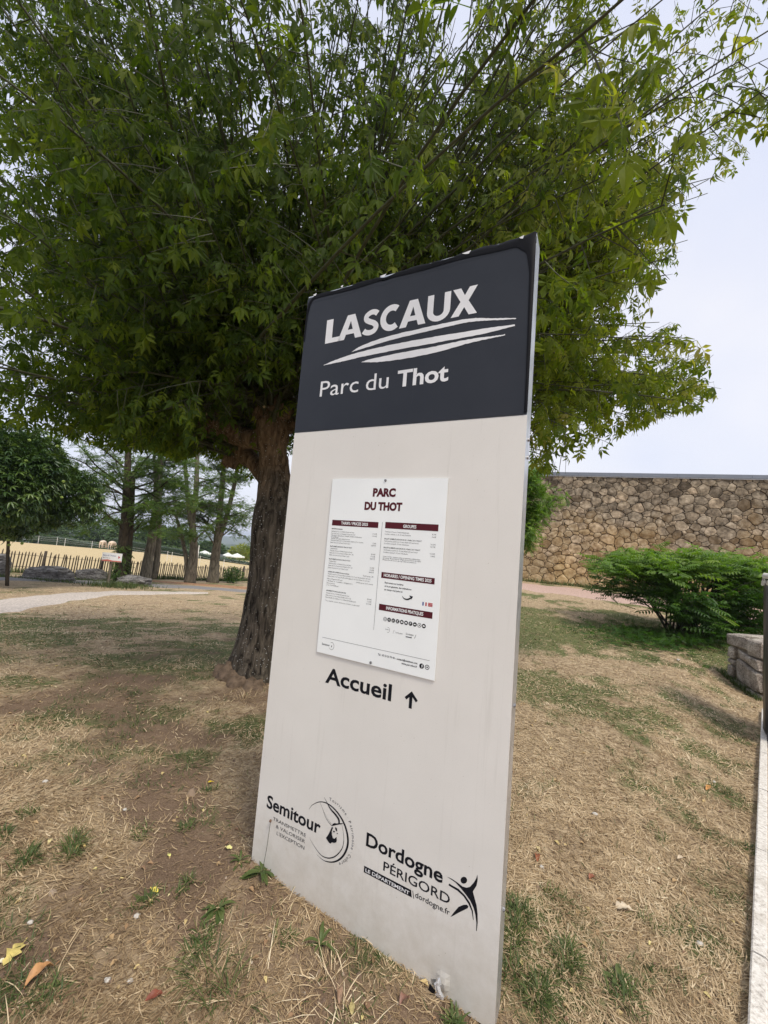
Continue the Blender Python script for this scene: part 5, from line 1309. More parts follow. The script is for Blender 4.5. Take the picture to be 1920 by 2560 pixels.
# clipped hedges
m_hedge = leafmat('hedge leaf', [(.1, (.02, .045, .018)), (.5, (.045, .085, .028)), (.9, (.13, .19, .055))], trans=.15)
def hedge(pts, th, label, seed):
    """pts: (px, top py, Y)"""
    r = np.random.default_rng(seed); P = [np.array(at(px, py, Y)) for px, py, Y in pts]; o = P[0]
    root = empty('clipped_hedge', (o[0], o[1], float(zg(o[0], o[1]))), label=label, cat='hedge', group='clipped hedges along the far side of the field')
    core = MB(); q = []; dd = []; tt = []
    for a, b in zip(P[:-1], P[1:]):
        d = b-a; Lh = math.hypot(d[0], d[1]); dn = d/Lh; nn = np.array([dn[1], -dn[0], 0]); 
        za, zb_ = float(zg(a[0], a[1])), float(zg(b[0], b[1]))
        v = []
        for p, zz in ((a, za), (b, zb_)):
            for s_ in (1, -1):
                for z in (zz-.5, p[2]-.08): w = p+nn*s_*(th/2-.08); v.append((w[0], w[1], z))
        core.add(to_local(v, root), [(0,1,5,4),(2,6,7,3),(1,3,7,5),(0,2,3,1),(4,5,7,6),(0,4,6,2)])
        n = int(Lh*110)
        for k in range(n):
            t = r.random(); p = a+d*t; zz = za+(zb_-za)*t; h = p[2]-zz
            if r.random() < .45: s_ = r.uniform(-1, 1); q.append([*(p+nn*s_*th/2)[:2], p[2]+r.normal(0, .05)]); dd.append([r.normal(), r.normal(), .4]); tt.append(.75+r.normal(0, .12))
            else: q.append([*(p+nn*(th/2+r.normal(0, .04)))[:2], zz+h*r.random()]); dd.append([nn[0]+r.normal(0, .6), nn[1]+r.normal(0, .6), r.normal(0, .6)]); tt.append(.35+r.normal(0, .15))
    core.build('hedge_core', m_hedge, root); q, dd, tt = np.array(q), np.array(dd), np.clip(np.array(tt), 0, 1)
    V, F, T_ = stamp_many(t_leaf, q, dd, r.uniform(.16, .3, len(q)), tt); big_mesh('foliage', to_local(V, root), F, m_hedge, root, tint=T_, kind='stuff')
hedge([(292, 1345, 66), (360, 1358, 63), (450, 1372, 59), (540, 1392, 56), (640, 1408, 52), (720, 1418, 50)], 1.6, 'long clipped hedge running behind the four slender trees', 1)
hedge([(118, 1340, 70), (150, 1342, 69), (186, 1348, 68)], 2.0, 'left block of clipped hedge above the dry field', 2)
hedge([(192, 1352, 68), (220, 1355, 67), (246, 1361, 66)], 2.0, 'short block of clipped hedge beside the two pale horses', 3)

# pale fence of split pickets
m_pick = plain('weathered chestnut paling', (.085, .062, .045), .85, var=.4, sc=9, bmp=.4)
m_post = plain('fence post wood', (.070, .055, .042), .85, var=.35, sc=6, bmp=.4)
m_wire = plain('rusty wire', (.06, .045, .035), .6, metal=.5)
fence = empty('picket_fence', (-14.6, 23.6, float(zg(-14.6, 23.6))), label='long low brown paling fence between the lawn and the dry field', cat='fence')
fp = np.array(FEN); fs_ = np.r_[0, np.cumsum(np.hypot(*np.diff(fp, axis=0).T))]
def fpt(s): return np.interp(s, fs_, fp[:, 0]), np.interp(s, fs_, fp[:, 1])
s_first = float(np.interp(-19.0, fp[:, 0], fs_)); s_last = float(fs_[-1])-6.0
pick = []
for j in range(5):
    h = 1.10+.03*(j-2); mb = MB(); w = .026
    mb.add([(-w, -.010, 0), (w, -.010, 0), (w, .012, 0), (-w, .012, 0), (-w*.9, -.010, h-.09), (w*.9, -.010, h-.09), (w*.9, .012, h-.09), (-w*.9, .012, h-.09), (0.004*(j-2), 0, h)],
           [(0,1,5,4),(1,2,6,5),(2,3,7,6),(3,0,4,7),(4,5,8),(5,6,8),(6,7,8),(7,4,8)])
    me = bpy.data.meshes.new('picket'); me.from_pydata(mb.v, [], mb.f); me.materials.append(m_pick); pick.append(me)
s = s_first; npk = 0; k = 0
while s < s_last and npk < 260:
    x, y = fpt(s); x2, y2 = fpt(s+.1); a = math.atan2(y2-y, x2-x); z = float(zg(x, y))
    o = bpy.data.objects.new('picket', pick[random.randrange(5)]); COL.objects.link(o); o.parent = fence
    o.location = (x-fence.location.x, y-fence.location.y, z-.03+random.uniform(-.02, .02)-fence.location.z); o.rotation_euler = (random.uniform(-.03, .03), random.gauss(.06, .025), a)
    s += random.uniform(.108, .135); npk += 1
s_end = s
for i, s in enumerate(np.arange(s_first+.3, s_end, 2.55)):
    x, y = fpt(s); z = float(zg(x, y)); mb = MB(); P = [(0, -.07, -.2), (0, -.07, .5), (.02, -.07, 1.16)]
    mb.tube(P, [.075, .07, .062], n=8, wob=.1); o = mb.build('post', m_post, fence, smooth=True); o.location = (x-fence.location.x, y-fence.location.y, z-fence.location.z); o.rotation_euler = (random.uniform(-.03, .03), random.uniform(.0, .06), 0)
for h in (.30, .88):
    for off in (-.016, .016):
        P = []
        for s in np.arange(s_first, s_end, .6): x, y = fpt(s); P.append((x-fence.location.x, y-fence.location.y+off, float(zg(x, y))+h-fence.location.z+random.uniform(-.008, .008)))
        mb = MB(); mb.tube(P, .008, n=4); mb.build('wire', m_wire, fence)

# electric fence across the field, white pole
m_wp = plain('white plastic', (.72, .72, .70), .5, var=.05)
pf = empty('paddock_fence', tuple(at(240, 1372, 58)[:2])+(-2.4,), label='thin white paddock fence of slim posts and tapes on the dry field', cat='fence')
pl_ = [(-30, 1343, 60), (40, 1347, 60), (96, 1352, 60), (143, 1352, 60), (163, 1352, 59), (230, 1362, 57), (320, 1374, 52), (419, 1386, 48), (430, 1389, 47), (500, 1400, 44), (560, 1405, 41), (640, 1414, 38)]
tops = []
for px, py, Y in pl_:
    x, y, zt = at(px, py, Y); z = float(zg(x, y)); zt = z+1.15; mb = MB(); mb.tube([(0, 0, -.1), (0, 0, zt-z)], .025, n=6); o = mb.build('post', m_wp, pf); o.location = (x-pf.location.x, y-pf.location.y, z-pf.location.z); tops.append((x, y, z))
for h in (.55, .80, 1.08):
    P = []
    for a, b in zip(tops[:-1], tops[1:]):
        for t in np.linspace(0, 1, 5)[:-1]: P.append((a[0]*(1-t)+b[0]*t-pf.location.x, a[1]*(1-t)+b[1]*t-pf.location.y, a[2]*(1-t)+b[2]*t+h-.08*math.sin(PI*t)-pf.location.z))
    mb = MB(); mb.tube(P, .007, n=4); mb.build('wire', m_wp, pf)
x, y, z0_ = at(493, 1405, 50); zt = at(495, 1363, 50)[2]; z = float(zg(x, y)); mb = MB(); mb.tube([(0, 0, -.1), (0, 0, zt-z)], [.06, .05], n=8); o = mb.build('white_pole', m_wp, label='slim white pole standing at the edge of the dry field', cat='pole'); o.location = (x, y, z)

# parasols and hut beyond the hedge
m_para = plain('cream canvas', (.70, .72, .66), .8, var=.05)
def parasol(px, py, Y, r, lab):
    x, y, zt = at(px, py, Y); z = float(zg(x, y)); root = empty('parasol', (x, y, z), label=lab, cat='parasol', group='parasols beyond the hedge'); h = zt-z+.35
    mb = MB(); mb.tube([(0, 0, -.1), (0, 0, h)], .03, n=6); mb.build('pole', m_wp, root)
    mb = MB(); v = [(0, 0, h)]+[(r*math.cos(2*PI*k/8), r*math.sin(2*PI*k/8), h-.55) for k in range(8)]+[(r*math.cos(2*PI*k/8), r*math.sin(2*PI*k/8), h-.72) for k in range(8)]
    mb.add(v, [(0, 1+k, 1+(k+1) % 8) for k in range(8)]+[(1+k, 9+k, 9+(k+1) % 8, 1+(k+1) % 8) for k in range(8)]); mb.build('canopy', m_para, root)
parasol(593, 1388, 70, 1.35, 'large cream parasol in front of the yellow green bush'); parasol(570, 1386, 76, 1.1, 'cream parasol half hidden behind the V-forked tree')
parasol(512, 1381, 72, 1.4, 'cream parasol left of the dark hut roof'); parasol(466, 1379, 74, .9, 'small cream parasol seen just left of the forked trunk')
x, y, zt = at(538, 1388, 74); z = float(zg(x, y)); hut = empty('garden_hut', (x, y, z), label='low hut with dark pitched roof beyond the hedge', cat='hut'); h = zt-z
mb = MB(); mb.box((0, 0, h/2-.2), (2.6, 2, h)); mb.build('wall', plain('brown boards', (.12, .09, .07), .8), hut)
mb = MB(); mb.add([(-1.7, -1.4, h-.25), (1.7, -1.4, h-.25), (1.7, 1.4, h-.25), (-1.7, 1.4, h-.25), (-.8, 0, h+.35), (.8, 0, h+.35)], [(0,1,5,4),(1,2,5),(2,3,4,5),(3,0,4),(0,3,2,1)]); mb.build('roof', plain('dark roof felt', (.06, .065, .07), .7), hut)

# horses, seen from behind
m_horse = plain('cream horse coat', (.62, .50, .38), .8, var=.15, sc=2)
def skin_body(name, V, E, R_, mt, root=0, lv=1, **k):
    me = bpy.data.meshes.new(name); me.from_pydata(V, E, []); o = bpy.data.objects.new(name, me); COL.objects.link(o)
    md = o.modifiers.new('s', 'SKIN'); sub = o.modifiers.new('u', 'SUBSURF'); sub.levels = lv; sub.render_levels = lv
    for i, sv in enumerate(me.skin_vertices[0].data): sv.radius = (R_[i], R_[i]); sv.use_root = (i == root)
    dg = bpy.context.evaluated_depsgraph_get(); m2 = bpy.data.meshes.new_from_object(o.evaluated_get(dg)); bpy.data.objects.remove(o)
    m2.polygons.foreach_set('use_smooth', [True]*len(m2.polygons)); m2.materials.clear(); return link(name, m2, None, mt, **k)
def horse(px, py, Y, rz, lab):
    V = [(0, .0, 1.05), (0, .55, 1.02), (0, 1.05, 1.05), (0, 1.35, .85), (0, 1.6, .45), (0, 1.75, .18), (0, 1.70, .02+.05),
         (-.16, .02, .85), (-.17, -.12, .48), (-.17, -.04, .05), (.16, .02, .85), (.17, -.12, .48), (.17, -.04, .05),
         (-.14, 1.0, .72), (-.14, 1.02, .38), (-.14, 1.0, .05), (.14, 1.0, .72), (.14, 1.02, .38), (.14, 1.0, .05), (0, -.22, 1.0), (0, -.26, .55)]
    E = [(0,1),(1,2),(2,3),(3,4),(4,5),(5,6),(0,7),(7,8),(8,9),(0,10),(10,11),(11,12),(2,13),(13,14),(14,15),(2,16),(16,17),(17,18),(0,19),(19,20)]
    R_ = [.33,.34,.30,.17,.13,.11,.07,.17,.075,.055,.17,.075,.055,.11,.06,.05,.11,.06,.05,.05,.05]
    x, y, _ = at(px, py, Y); o = skin_body('horse', V, E, R_, m_horse, label=lab, cat='horse', group='pale horses grazing in the field'); o.location = (x, y, float(zg(x, y))+.02); o.rotation_euler = (0, 0, rz)
horse(250, 1384, 60, .2, 'left of two pale horses grazing with its rump turned to us'); horse(272, 1386, 60, .1, 'right of two pale horses grazing, behind the white arrow sign')

# boulders
m_rock, ntq, bq = mat('weathered limestone boulder')
pq = N_(ntq, 'ShaderNodeTexCoord'); q1 = noise(ntq, pos(ntq, (1, 1, 4.)), 3.2, 6, .7, .4); q2 = noise(ntq, pos(ntq), 26, 5, .7)
cq = ramp(ntq, q1, [(.33, (.05, .047, .046)), (.45, (.20, .185, .175)), (.56, (.38, .36, .345)), (.7, (.58, .56, .53))])
cq = mixc(ntq, ramp(ntq, q2, [(.4, (.8, .8, .8)), (.6, (0, 0, 0))]), cq, mixc(ntq, 1., cq, (.4, .4, .4), 'MULTIPLY'))
ntq.links.new(cq, bq.inputs['Base Color']); bq.inputs['Roughness'].default_value = .95; bump(ntq, bq, math_(ntq, 'ADD', q1, q2), 1., .06)
def boulder(px, pyb, Y, sx_, sy_, sz_, rz, seed, lab, strata=True):
    import bmesh
    bm = bmesh.new(); bmesh.ops.create_icosphere(bm, subdivisions=5, radius=1)
    for v in bm.verts:
        d = v.co.normalized(); n1 = mn.noise(d*1.3+Vector((seed, 0, 0))); n2 = mn.noise(d*3.4+Vector((0, seed, 0))); n3 = mn.noise(d*9+Vector((0, 0, seed)))
        r = 1+.30*n1+.14*n2+.05*n3; p = d*r
        p.x = math.copysign(abs(p.x)**.72, p.x); p.y = math.copysign(abs(p.y)**.8, p.y); p.z = math.copysign(abs(p.z)**.75, p.z)
        if strata: 
            z_q = p.z*4+.5*n2; st = (z_q-math.floor(z_q)); p.x *= 1-.05*ss(.75, 1, st); p.y *= 1-.08*ss(.75, 1, st)
        v.co = Vector((p.x*sx_/2, p.y*sy_/2, p.z*sz_*.62))
    me = bpy.data.meshes.new('boulder'); bm.to_mesh(me); bm.free(); me.polygons.foreach_set('use_smooth', [True]*len(me.polygons))
    x, y = gxy(px, pyb); o = link('boulder', me, None, m_rock, label=lab, cat='boulder', group='boulders lined up between the two paths'); o.location = (x, y, float(zg(x, y))+sz_*.32); o.rotation_euler = (0, 0, rz)
    return x, y
bl = [(-4, 1441, 16, .75, .6, 1.0, .4, 3.3, 'upright pale boulder cut off by the left edge', False), (121, 1451, 16, 1.95, 1.0, .62, .12, 7.1, 'largest grey boulder, long and rounded', True),
      (228, 1450, 16, 1.25, .9, .55, .2, 12.7, 'blocky grey boulder directly left of the arrow sign post', True), (333, 1462, 16, 1.5, .9, .42, -.15, 19.4, 'flattest grey boulder, right of the arrow sign post', True)]
bpos = [boulder(*b) for b in bl]

# arrow sign on a post
x, y, _ = at(271, 1448, 17.0); z = float(zg(x, y)); asn = empty('direction_sign', (x, y, z), label='small white arrow sign with red stripe on a wooden post among boulders', cat='sign')
dpt = float(y); top = at(279, 1392, dpt); mb = MB(); mb.tube([(0, 0, -.2), (top[0]-x-.0, 0.02, top[2]-z)], [.06, .055], n=8); mb.build('post', m_lbark, asn)
mb = MB(); Lx = at(259, 1391, dpt); Rx = at(308, 1395, dpt); pwid = Rx[0]-Lx[0]; ph = .36; ca = Lx-np.array([x, y, z]); 
PR_ = Matrix.Rotation(-math.atan2(-(Rx[2]-Lx[2]), pwid)*0, 3, 'Y')
m_wsign = plain('white enamel', (.86, .87, .88), .35, var=.03)
cz = (Lx[2]+Rx[2])/2-z; cx_ = (Lx[0]+Rx[0])/2-x
mb.box((cx_, -.09, cz), (pwid, .025, ph)); pnl = mb.build('sign_panel', m_wsign, asn)
letter('lettering', 'Bisons & Chevaux', cx_-pwid*.44, cz+.04, cx_+pwid*.22, .062, m_blue, pnl, bold=.0, y=-.1045)
letter('lettering', 'Bison & horses', cx_-pwid*.44, cz-.05, cx_-pwid*.08, .035, m_grey, pnl, y=-.1045)
flat('arrow', [[[(cx_+pwid*.33, cz-.05), (cx_+pwid*.43, cz+.015), (cx_+pwid*.33, cz+.08)]]], m_rd, pnl, y=-.1045)
flat('red_stripe', [[[(cx_-pwid*.5, cz-ph*.5+.005), (cx_+pwid*.5, cz-ph*.5+.005), (cx_+pwid*.5, cz-ph*.5+.05), (cx_+pwid*.1, cz-ph*.5+.045), (cx_-pwid*.2, cz-ph*.5+.085), (cx_-pwid*.5, cz-ph*.5+.05)]]], plain('coral print', (.62, .16, .12), .5), pnl, y=-.1045)

# ------------------------------------------------------------------ grass and litter on the ground
m_straw = leafmat('dry grass blade', [(.05, (.14, .088, .05)), (.35, (.40, .29, .165)), (.6, (.65, .51, .325)), (.95, (.86, .75, .54))], trans=.15, tcol=(1, .95, .8), rough=.7, spec=.15)
m_grass = leafmat('green grass blade', [(.05, (.035, .060, .018)), (.4, (.075, .115, .032)), (.7, (.14, .175, .055)), (.95, (.30, .29, .12))], trans=.3, tcol=(1.1, 1.2, .6), rough=.5)
def blades(P, L_, w, az, el, curl, tint, name, mt):
    n = len(P); t = np.array([0, .5, 1.]); hd = np.stack([np.cos(az), np.sin(az), np.zeros(n)], -1); sdv = np.stack([-np.sin(az), np.cos(az), np.zeros(n)], -1)
    tw = RNG.uniform(-1, 1, n)[:, None]
    c = [P, P+(hd*np.cos(el)[:, None]+np.array([0, 0, 1.])*np.sin(el)[:, None])*L_[:, None]*.5]
    e2 = el-curl; c.append(c[1]+(hd*np.cos(e2)[:, None]+sdv*tw*.5+np.array([0, 0, 1.])*np.sin(e2)[:, None])*L_[:, None]*.5)
    wv = sdv*w[:, None]/2 + np.array([0, 0, .3])*w[:, None]*tw/2
    V = np.stack([c[0]-wv, c[0]+wv, c[1]-wv*.8, c[1]+wv*.8, c[2]], 1).reshape(-1, 3)
    F = (np.array([(0,1,3),(0,3,2),(2,3,4)])[None]+(np.arange(n)*5)[:, None, None]).reshape(-1, 3)
    g = zg(V[:, 0], V[:, 1])+.002; V[:, 2] = np.maximum(V[:, 2], g)
    return big_mesh(name, V, F, mt, tint=np.repeat(tint, 5), kind='stuff')
def scatter(n, ymin, ymax, pw, xr=1.12):
    u = RNG.random(n); Y = (ymin**(1-pw)+(ymax**(1-pw)-ymin**(1-pw))*u)**(1/(1-pw)); X = RNG.uniform(-xr, xr, n)*(Y+.35)
    return X, Y
def lawn_ok(x, y):
    tr = np.hypot(x-T0.x, y-T0.y) > .36
    return (kerb_side(x, y) < -.035) & tr & (fence_far(x, y) < .1) & ~((y > 15) & (x > 5))
PATHP = [(a[0], a[1]) for a in lo_]+[(a[0], a[1]) for a in up_[::-1]]
ASPP = [(a[0], a[1]) for a in a2]+[(a[0], a[1]) for a in a1[::-1]]
x, y = scatter(330000, .42, 14, 1.25)
g = green_mask(x, y); so_ = soil_mask(x, y)
m = lawn_ok(x, y) & (RNG.random(len(x)) < np.clip(1.1-1.5*so_-.25*g, .10, 1)) & ~in_poly(x, y, PATHP) & ~in_poly(x, y, ASPP)
x, y, g = x[m], y[m], g[m]; d = np.hypot(x, y); n = len(x); cl = fbm(x, y, 6, 2)-.55*soil_mask(x, y)-.10*ss(.2, -.3, x/(y+1))*ss(5, 2.5, y)
az = (fbm(x, y, .9, 2)*4*PI+RNG.normal(0, 1.1, n)); el = np.abs(RNG.normal(.06, .16, n))
blades(np.c_[x, y, zg(x, y)+.001+RNG.random(n)*.008], RNG.uniform(.02, .075, n)*(1+.25*ss(2, 6, d)), (.0013+.0010*d)*RNG.uniform(.6, 1.3, n), az, el, RNG.normal(.1, .35, n), np.clip(RNG.normal(.42, .2, n)+.5*(cl-.5), 0, 1), 'dry_grass', m_straw).__setitem__('label', 'flattened straw-coloured dry grass covering the lawn')
x, y = scatter(260000, .42, 15, 1.2)
g = green_mask(x, y); cl = fbm(x+5, y+8, 9, 2)
m = lawn_ok(x, y) & (RNG.random(len(x)) < np.clip((g-.24)*1.6, .03, .95)*np.clip((cl-.33)*3.2, 0, 1)) & ~in_poly(x, y, PATHP) & ~in_poly(x, y, ASPP)
x, y = x[m], y[m]; d = np.hypot(x, y); n = len(x)
blades(np.c_[x, y, zg(x, y)], RNG.uniform(.02, .06, n)*(1+.2*ss(2, 8, d)), (.0014+.0009*d)*RNG.uniform(.6, 1.3, n), RNG.uniform(0, 2*PI, n), RNG.uniform(.25, 1.2, n), RNG.uniform(.1, .9, n), np.clip(RNG.normal(.42, .22, n), 0, 1), 'green_grass', m_grass).__setitem__('label', 'short green grass growing through the dry lawn')
# taller weeds along the fence, round the boulders, at the wall foot and beside the sign
px_, py_, hh_ = [], [], []
for s in RNG.uniform(s_first, s_end, 5200):
    a, b = fpt(s); px_.append(a+RNG.normal(0, .12)); py_.append(b-.12+RNG.normal(0, .18)); hh_.append(RNG.uniform(.10, .42))
for bxy, sx_ in zip(bpos, (.4, 1., .7, .8)):
    for k in range(700): px_.append(bxy[0]+RNG.normal(0, sx_*.75)); py_.append(bxy[1]-.45+RNG.normal(0, .2)); hh_.append(RNG.uniform(.05, .22))
for k in range(900): px_.append(asn.location.x+RNG.normal(.3, .6)); py_.append(asn.location.y+RNG.normal(.1, .4)); hh_.append(RNG.uniform(.08, .4))
for k in range(2600): s = RNG.uniform(0, WL*.75); q = A_+d_*s+n_*(.1+abs(RNG.normal(0, .22))); px_.append(q.x); py_.append(q.y); hh_.append(RNG.uniform(.06, .32))
for k in range(2500): a, b = at(1690, 1560, 9.0)[:2]; px_.append(a+RNG.normal(0, 1.1)); py_.append(b-.3+RNG.normal(0, .45)); hh_.append(RNG.uniform(.05, .22))
for k in range(500): q = PA+pd*RNG.uniform(-.15, PWd+.05)+pn*RNG.uniform(.02, .14); px_.append(q.x); py_.append(q.y); hh_.append(RNG.uniform(.04, .15))
x, y, hh_ = np.array(px_), np.array(py_), np.array(hh_); n = len(x); d = np.hypot(x, y)
blades(np.c_[x, y, zg(x, y)], hh_, (.002+.0007*d)*RNG.uniform(.7, 1.3, n), RNG.uniform(0, 2*PI, n), RNG.uniform(.7, 1.45, n), RNG.uniform(.1, .8, n), np.clip(RNG.normal(.40, .22, n), 0, 1), 'weeds', m_grass).__setitem__('label', 'rough taller grass at fence, boulders and wall foot')
# low leafy ground cover under the feathery shrub
n = 700; a, b, _ = at(1665, 1590, 8.3); x = a+RNG.normal(0, .75, n); y = b+RNG.normal(0, .55, n); m = (x < PA.x-.1) | (y > PA.y+1.2); x, y = x[m], y[m]; n = len(x); z = zg(x, y)+RNG.uniform(.02, .16, n)
V, F, T_ = stamp_many(t_pinF, np.c_[x, y, z], norm(np.c_[RNG.normal(0, 1, n), RNG.normal(0, 1, n), RNG.uniform(-.1, .5, n)]), RNG.uniform(.10, .20, n), np.clip(RNG.normal(.25, .15, n), 0, 1)); big_mesh('ground_cover', V, F, m_bright, tint=T_, kind='stuff', label='low leafy seedlings under the feathery shrub')
# soil crumbs and tiny stones
x, y = scatter(26000, .45, 7, 1.6); m = lawn_ok(x, y) & (RNG.random(len(x)) < np.clip(.15+soil_mask(x, y)*1.2, 0, 1)); x, y = x[m], y[m]; n = len(x)
T = np.array([(-.5,-.4,0),(.5,-.5,0),(.45,.5,0),(-.5,.45,0),(-.2,-.2,.6),(.3,-.1,.5),(.2,.3,.65),(-.25,.2,.5)]); TF = np.array([(0,1,5),(0,5,4),(1,2,6),(1,6,5),(2,3,7),(2,7,6),(3,0,4),(3,4,7),(4,5,6),(4,6,7)])
a = RNG.uniform(0, 2*PI, n); V, F, T_ = stamp(T, TF, np.c_[x, y, zg(x, y)-.001], np.c_[np.cos(a), np.sin(a), 0*a], np.c_[-np.sin(a), np.cos(a), 0*a], np.tile([0, 0, 1.], (n, 1)), RNG.exponential(.0035, n)+.002, np.clip(RNG.beta(1.2, 4, n), 0, 1))
m_crumb, ntc, bcb = mat('soil crumbs'); at_ = attr(ntc, 'tint'); ntc.links.new(ramp(ntc, at_.outputs['Fac'], [(0, (.10, .065, .045)), (.4, (.24, .17, .115)), (.75, (.45, .38, .30)), (1, (.7, .66, .6))]), bcb.inputs['Base Color']); bcb.inputs['Roughness'].default_value = .95
big_mesh('soil_crumbs', V, F, m_crumb, tint=T_, kind='stuff', label='crumbs of dry soil and tiny stones between the grass')
# dry leaf bits
x, y = scatter(1700, .45, 12, 1.15); m = lawn_ok(x, y); x, y = x[m], y[m]; n = len(x); a = RNG.uniform(0, 2*PI, n)
Tl = T_leaflet(.55, fold=.25, droop=.2); dd = np.c_[np.cos(a), np.sin(a), RNG.normal(.05, .15, n)]
m_dead, ntd, bd = mat('dead leaf'); ad = attr(ntd, 'tint'); ntd.links.new(ramp(ntd, ad.outputs['Fac'], [(0, (.15, .08, .05)), (.35, (.28, .17, .09)), (.65, (.46, .32, .16)), (.9, (.62, .52, .22)), (1, (.70, .66, .5))]), bd.inputs['Base Color']); bd.inputs['Roughness'].default_value = .75
V, F, T_ = stamp_many([Tl], np.c_[x, y, zg(x, y)+.006], dd, RNG.uniform(.008, .028, n)*(1+.12*np.hypot(x, y)), RNG.beta(1.3, 1.5, n)); big_mesh('leaf_litter', V, F, m_dead, tint=T_, kind='stuff', label='small dead leaf scraps scattered over the lawn')

# single fallen leaves and stones that stand out
def dead_leaf(px, py, L_, az, col, lab, wide=.5, curl=.35, lobed=False, name='fallen_leaf', cat='fallen leaf'):
    x, y = gxy(px, py); n = 9; v = []; f = []; r = random.Random(int(px))
    for i in range(n+1):
        t = i/n; w = wide*L_*(math.sin(PI*min(1, t*1.02))**.7)*.5*(1+(.45*math.sin(t*19) if lobed else .12*math.sin(t*15)))+.001
        zc = curl*L_*.35*math.sin(t*PI)+.004+r.uniform(0, .003)
        for s_ in (-1, -.5, 0, .5, 1): v.append((s_*w, (t-.5)*L_, zc+abs(s_)*w*curl*(1+.5*math.sin(t*9+s_))+r.uniform(-.001, .001)))
    for i in range(n):
        for j in range(4): f.append((i*5+j, i*5+j+1, (i+1)*5+j+1, (i+1)*5+j))
    k = len(v); v += [(-.001, .5*L_, .006), (.001, .5*L_, .006), (.0012, .68*L_, .01), (-.0012, .68*L_, .01)]; f.append((k, k+1, k+2, k+3))
    mb = MB(); mb.add(v, f); o = mb.build(name, plain('fallen leaf', col, .6, var=.3, sc=40), None, smooth=True, label=lab, cat=cat); o.location = (x, y, float(zg(x, y))+.004); o.rotation_euler = (r.uniform(-.15, .15), r.uniform(-.2, .2), az)
dead_leaf(32, 2392, .095, .1, (.62, .50, .16), 'ragged pale yellow leaf at the bottom left corner', .42, .25, True)
dead_leaf(97, 2452, .085, -.5, (.42, .22, .09), 'curled orange brown leaf lying right of the ragged yellow one', .40, .8)
dead_leaf(384, 2502, .055, -1.0, (.20, .055, .03), 'dark red leaf lying on bare sandy soil', .4, .5)
dead_leaf(526, 1960, .035, -1.1, (.72, .52, .03), 'bright yellow leaf caught on a grass tuft left of the sign', .6, .3)
dead_leaf(386, 2232, .035, 1.3, (.70, .58, .10), 'yellow leaf on the tuft in the bare patch left of the sign', .5, .3)
dead_leaf(572, 2125, .030, 1.4, (.66, .62, .25), 'pale yellow leaf just left of the sign foot', .6, .3)
dead_leaf(422, 2143, .020, .9, (.68, .66, .22), 'tiny yellow leaf in the middle of the left lawn', .7, .2)
dead_leaf(205, 2124, .035, 1.2, (.50, .36, .14), 'tan curled leaf beside the biggest grass tuft', .4, .6)
dead_leaf(1558, 2280, .085, 1.45, (.60, .50, .36), 'pale tan twisted leaf on the right lawn', .38, .5, True)
dead_leaf(1770, 1973, .12, -.9, (.46, .22, .06), 'long orange brown leaf near the kerb', .22, .3)
dead_leaf(1342, 2150, .06, -.3, (.30, .10, .04), 'rusty red curled leaf right of the sign', .4, .6)
dead_leaf(1480, 2200, .05, -1.0, (.28, .10, .05), 'small rusty leaf in the middle of the right lawn', .5, .5)
dead_leaf(1700, 2150, .06, -1.1, (.58, .47, .33), 'thin tan leaf close to a small hole in the soil', .3, .4)
dead_leaf(845, 2500, .045, .2, (.30, .19, .12), 'brown crumpled leaf under the lower edge of the sign', .45, .9)
dead_leaf(880, 2530, .035, .1, (.46, .38, .16), 'olive yellow leaf standing at the bottom frame edge', .5, .5)
dead_leaf(1010, 2515, .045, -.8, (.27, .14, .10), 'reddish brown crumpled leaf below the torn sign edge', .5, .8)
m_peb = plain('white pebble', (.50, .47, .42), .8, var=.1, sc=40)
def pebble(px, py, r, lab):
    x, y = gxy(px, py); mb = MB(); knob(mb, (0, 0, 0), r, px*.1); o = mb.build('pebble', m_peb, None, smooth=True, label=lab, cat='pebble', group='pale pebbles on the lawn'); o.location = (x, y, float(zg(x, y))+r*.4); o.scale = (1, .8, .6)
for px, py, r, lab in ((75, 2310, .010, 'white pebble above the ragged yellow leaf'), (113, 1956, .014, 'white pebble on grass near the left edge'), (312, 2026, .010, 'white pebble in the middle of the left lawn'), (342, 2294, .013, 'greyish pebble beside the bare patch on the left'), (268, 2454, .011, 'grey pebble near the sandy patch at the bottom'), (325, 2456, .010, 'grey pebble touching the sandy patch at the bottom'),
                       (1487, 2038, .016, 'white pebble on the right lawn'), (1354, 2172, .013, 'white pebble beside the rusty curled leaf'), (1785, 1957, .014, 'white pebble above the long orange leaf'), (1696, 1652, .03, 'pale stone on the grass left of the low wall'), (1750, 2364, .015, 'white pebble near the kerb at lower right')): pebble(px, py, r, lab)
